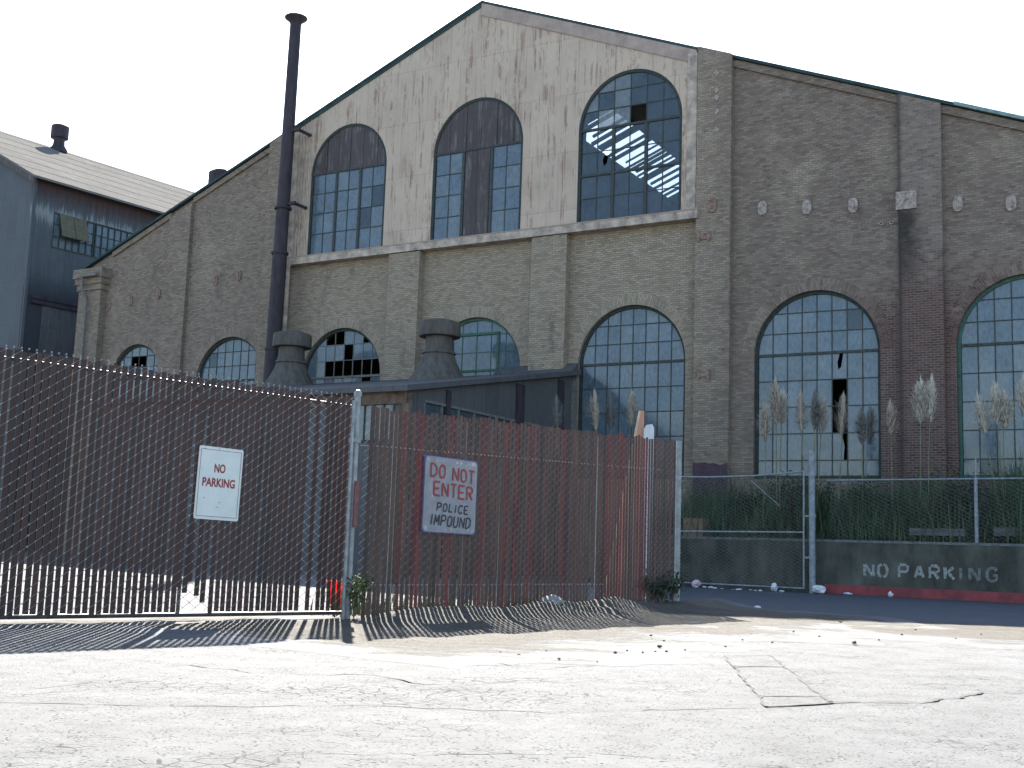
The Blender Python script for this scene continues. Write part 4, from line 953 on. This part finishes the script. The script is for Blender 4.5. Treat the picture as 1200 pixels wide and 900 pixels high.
def bush(name, p, rx, rz_, n, mats, label, cat='bush', leaf=.05, stems=9, group=None):
    o = empty(name, p); tag(o, label, cat, group)
    s = MB(); tips = []
    for i in range(stems):
        a = rng.uniform(0, 6.28); r_ = rng.uniform(.3, 1)*rx; tp = Vector((r_*math.cos(a), r_*math.sin(a), rz_*rng.uniform(.55, 1.0)))
        mid = tp*.5+Vector((rng.uniform(-.1, .1)*rx, rng.uniform(-.1, .1)*rx, .1*rz_)); s.chain([(0, 0, 0), tuple(mid), tuple(tp)], .006+rx*.008, n=4); tips += [tp, mid, tp*.75+mid*.25]
    s.build('stems', M['stem'], o)
    l = MB()
    for i in range(n):
        c = rng.choice(tips)+Vector((rng.gauss(0, rx*.2), rng.gauss(0, rx*.2), rng.gauss(0, rz_*.13)))
        if c.z < .01: c.z = rng.uniform(.01, .1)
        q_ = Vector((rng.gauss(0, 1), rng.gauss(0, 1), rng.gauss(0, 1))).normalized(); e_ = q_.orthogonal().normalized(); f_ = q_.cross(e_); z = leaf*rng.uniform(.5, 1.2)
        l.add([c, c+e_*z*.5+f_*z*.35, c+e_*z*1.2, c+e_*z*.5-f_*z*.35], [(0, 1, 2, 3)], rng.choices(range(len(mats)), [3, 1.3, 1][:len(mats)])[0])
    l.build('leaves', mats, o)
bush('weed_clump', (-1.70, 13.75, .03), .17, .44, 520, M['leaf'], 'leafy green weed at the foot of the steel gate post', 'weed', leaf=.045)
bush('dark_bush', FA+FD*6.85+FN*.05+Vector((0, 0, .1)), .42, .42, 900, M['bushleaf'], 'dark scrubby bush at the right end foot of the faded fence', 'bush', leaf=.06)
for (s, t, rx, rz_, lab) in ((-1.7, .35, .75, 1.35, 'dark shrub behind the left half of the alley gate'), (-.75, .3, .55, 1.2, 'dark twiggy shrub behind the gate beside the tall grey post'), (1.0, .25, .7, 1.3, 'dark shrub on the bank just right of the tall grey post'), (2.9, .4, .8, 1.5, 'dark shrub on the bank above the stencilled word'), (5.3, .4, .9, 1.6, 'dark shrub on the bank at the right edge'), (-3.1, .4, .5, .9, 'small dark shrub on the bank behind the gate near the carton')):
    bush('bank_shrub', bank_pt(s, t), rx, rz_, 1500, [M['bushleaf'][0], M['grass'][0], M['bushleaf'][1]], lab, 'shrub', leaf=.085, stems=14, group='shrubs on the bank')
def pampas(base, tip, m, label, ln=.85, fat=.13):
    """one stem with its feathery plume, from the ground point to the plume tip"""
    base = Vector(base); tip = Vector(tip); o = empty('pampas_grass', base); tag(o, label, 'pampas grass', 'pampas plumes')
    d = tip-base; L = d.length; dn = d.normalized(); s = MB()
    bendv = Vector((rng.uniform(-.05, .05), rng.uniform(-.05, .05), 0))
    pts = [d*t+bendv*math.sin(t*math.pi) for t in (0, .25, .5, .75, 1)]
    s.chain([tuple(p) for p in pts], .014, n=5); s.build('stem', M['stem'], o)
    lv = MB()
    for i in range(46): blade(lv, (rng.gauss(0, .1), rng.gauss(0, .1), 0), rng.uniform(.7, 1.7), rng.uniform(.25, 1.0), rng.uniform(.016, .03), rng.choices([0, 1, 2], [3, 4, 1.5])[0], 4)
    lv.build('leaves', M['grass'], o)
    pl = MB(); a0 = dn.orthogonal().normalized(); a1 = dn.cross(a0)
    lop = rng.uniform(0, 6.283)
    for i in range(820):
        t = rng.random(); prof = (math.sin(min(1, t*1.02+.03)*math.pi)**.6*(1-.3*t))*rng.uniform(.55, 1.25)
        c = d*(1-ln/L*(1-t)*1.0)+bendv*.1; a = rng.uniform(0, 6.283); r_ = fat*prof*rng.uniform(.2, 1)*(1+.45*math.cos(a-lop)); o_ = a0*math.cos(a)+a1*math.sin(a)
        e1 = c+dn*rng.uniform(.12, .32)+o_*r_-Vector((0, 0, rng.uniform(0, .06))); mid = c*.5+e1*.5+o_*r_*.25; sv = dn.cross(o_).normalized()*rng.uniform(.006, .013)
        pl.add([c-sv*.6, c+sv*.6, mid+sv, mid-sv, e1], [(0, 1, 2, 3), (3, 2, 4)], 0)
    pl.build('plume', M['plume'][m], o)
def pix(x, y, dist):    # a point seen at a place in the photograph, at a distance along the ground
    dv = rt*((x-600)/1400)-up*((y-450)/1400)+fwd; return Vector((0, 0, .85))+dv*(dist/dv.y)
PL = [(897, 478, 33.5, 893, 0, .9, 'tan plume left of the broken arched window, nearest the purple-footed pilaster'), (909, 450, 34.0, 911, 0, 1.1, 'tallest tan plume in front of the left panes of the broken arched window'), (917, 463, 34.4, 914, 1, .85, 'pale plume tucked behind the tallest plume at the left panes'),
      (938, 464, 33.6, 942, 0, 1.0, 'tan plume in front of the centre panes of the broken arched window'), (955, 465, 33.2, 950, 2, .9, 'grey plume left of the centre bar of the broken arched window'), (963, 472, 33.8, 956, 0, .85, 'tan plume leaning right beside the top of the tall grey post'),
      (988, 468, 33.5, 978, 0, 1.0, 'tan plume leaning right against the broken pane'), (1010, 486, 33.0, 1012, 2, .8, 'grey plume left of the pair at the right panes of the broken window'), (1020, 482, 33.4, 1014, 2, .9, 'grey plume right of the pair at the right panes of the broken window'),
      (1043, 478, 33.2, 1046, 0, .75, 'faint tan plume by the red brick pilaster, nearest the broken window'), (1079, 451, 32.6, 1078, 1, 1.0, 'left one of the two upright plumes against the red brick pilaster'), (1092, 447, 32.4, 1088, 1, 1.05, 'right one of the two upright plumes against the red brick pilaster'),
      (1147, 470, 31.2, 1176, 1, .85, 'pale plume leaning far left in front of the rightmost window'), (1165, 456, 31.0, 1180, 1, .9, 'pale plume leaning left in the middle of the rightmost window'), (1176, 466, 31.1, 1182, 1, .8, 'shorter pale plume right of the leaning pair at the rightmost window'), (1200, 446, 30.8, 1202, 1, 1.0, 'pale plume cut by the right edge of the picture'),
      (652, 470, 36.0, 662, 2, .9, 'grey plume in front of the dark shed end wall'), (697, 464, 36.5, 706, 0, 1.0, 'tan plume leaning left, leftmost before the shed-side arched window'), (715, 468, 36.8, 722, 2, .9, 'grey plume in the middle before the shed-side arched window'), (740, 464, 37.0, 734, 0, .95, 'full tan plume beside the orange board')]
for (x, y, dist, bx, m, ln, lab) in PL:
    tip = pix(x, y, dist); bs = pix(bx, 600, dist+rng.uniform(-.2, .2))
    bs.z = 1.7 if bx > 820 else 0.0
    tip = tip+Vector((0, 0, .04)); pampas(bs, tip, m, lab, ln*1.12, fat=.33+.1*(m == 1)+(.05 if bx in (914, 734) else 0))

# ------------------------------------------------------------------ litter and stones
def scrap(name, p, r_, mat, label, cat, group=None, flat=.6):
    bm = bmesh.new(); bmesh.ops.create_icosphere(bm, subdivisions=2, radius=1)
    for v_ in bm.verts:
        k_ = rng.uniform(.6, 1.15); v_.co = Vector((v_.co.x*r_*k_, v_.co.y*r_*k_*.8, v_.co.z*r_*k_*flat))
    lo = min(v_.co.z for v_ in bm.verts)
    for v_ in bm.verts: v_.co.z -= lo
    me = bpy.data.meshes.new(name); bm.to_mesh(me); bm.free(); me.materials.append(mat)
    o = bpy.data.objects.new(name, me); col.objects.link(o); o.location = p; o.rotation_euler = (0, 0, rng.uniform(0, 6.28)); tag(o, label, cat, group)
base = WA+WN*.5
GL = 'small crumpled white litter scrap along the foot of the wall under the alley gate'
for s in (-3.75, -3.35, -3.2, -2.9, -2.7, -2.62, -2.2, -1.95, -1.75, -1.5, -1.3, -.75):
    p = base+WD*s+WN*rng.uniform(-.05, .5); scrap('litter_scrap', (p.x, p.y, .003), rng.uniform(.04, .1), M['paper'], GL, 'litter', 'litter along the wall foot', rng.uniform(.12, .4))
p = base+WD*-3.45; scrap('wrapper', (p.x, p.y, .003), .15, M['pinkpaper'], 'pinkish crumpled wrapper at the left end of the litter line', 'litter', None, .7)
p = base+WD*-1.1; scrap('crumpled_bag', (p.x, p.y, .003), .13, M['paper'], 'upright crumpled white paper at the gate foot left of the tall grey post', 'litter', None, 1.0)
p = base+WD*.1+WN*-.1; scrap('plastic_bag', (p.x, p.y, .003), .22, M['paper'], 'white plastic bag lying against the foot of the tall grey post', 'bag', None, .6)
p = base+WD*1.95+WN*-.3; scrap('paper_ball', (p.x, p.y, .003), .09, M['paper'], 'white paper ball by the red stripe below the stencilled word', 'litter', None, 1.0)
p = base+WD*.85+WN*-.25; scrap('paper_sheet', (p.x, p.y, .003), .15, M['paper'], 'torn white paper sheet by the red stripe near the tall grey post', 'litter', None, .25)
scrap('paper_cup', (4.3, 20.6, .003), .07, M['paper'], 'lone white scrap in the middle of the shaded alley road', 'litter', None, .5)
SG = 'small dark stone scattered on the dirt in front of the fences'
def gnd(x, y):
    dv = rt*((x-600)/1400)-up*((y-450)/1400)+fwd; t = -.85/dv.z; return Vector((dv.x*t, dv.y*t, .012))
for (x, y, r_) in ((763, 747, .035), (764, 751, .03), (773, 761, .06), (778, 753, .03), (735, 765, .025), (721, 768, .04), (753, 767, .03), (768, 766, .025), (781, 766, .03), (803, 764, .025), (608, 770, .03), (586, 767, .025), (575, 756, .02), (640, 765, .02), (985, 731, .05), (1001, 756, .06), (1073, 740, .04), (1057, 746, .04), (960, 748, .04), (930, 742, .03), (870, 752, .03), (905, 755, .03), (1030, 752, .03), (690, 759, .02), (655, 775, .03), (1150, 745, .03), (1120, 750, .025), (850, 760, .03), (880, 745, .025), (700, 778, .02)):
    scrap('stone', gnd(x, y), r_*.5, M['stone'], SG, 'stone', 'stones on the dirt', .6)
p = FA+FD*3.5+FN*.3; scrap('rubble_lump', (p.x, p.y, .1), .17, M['palestone'], 'pale rubble lump at the foot of the faded fence', 'rock', None, .6)
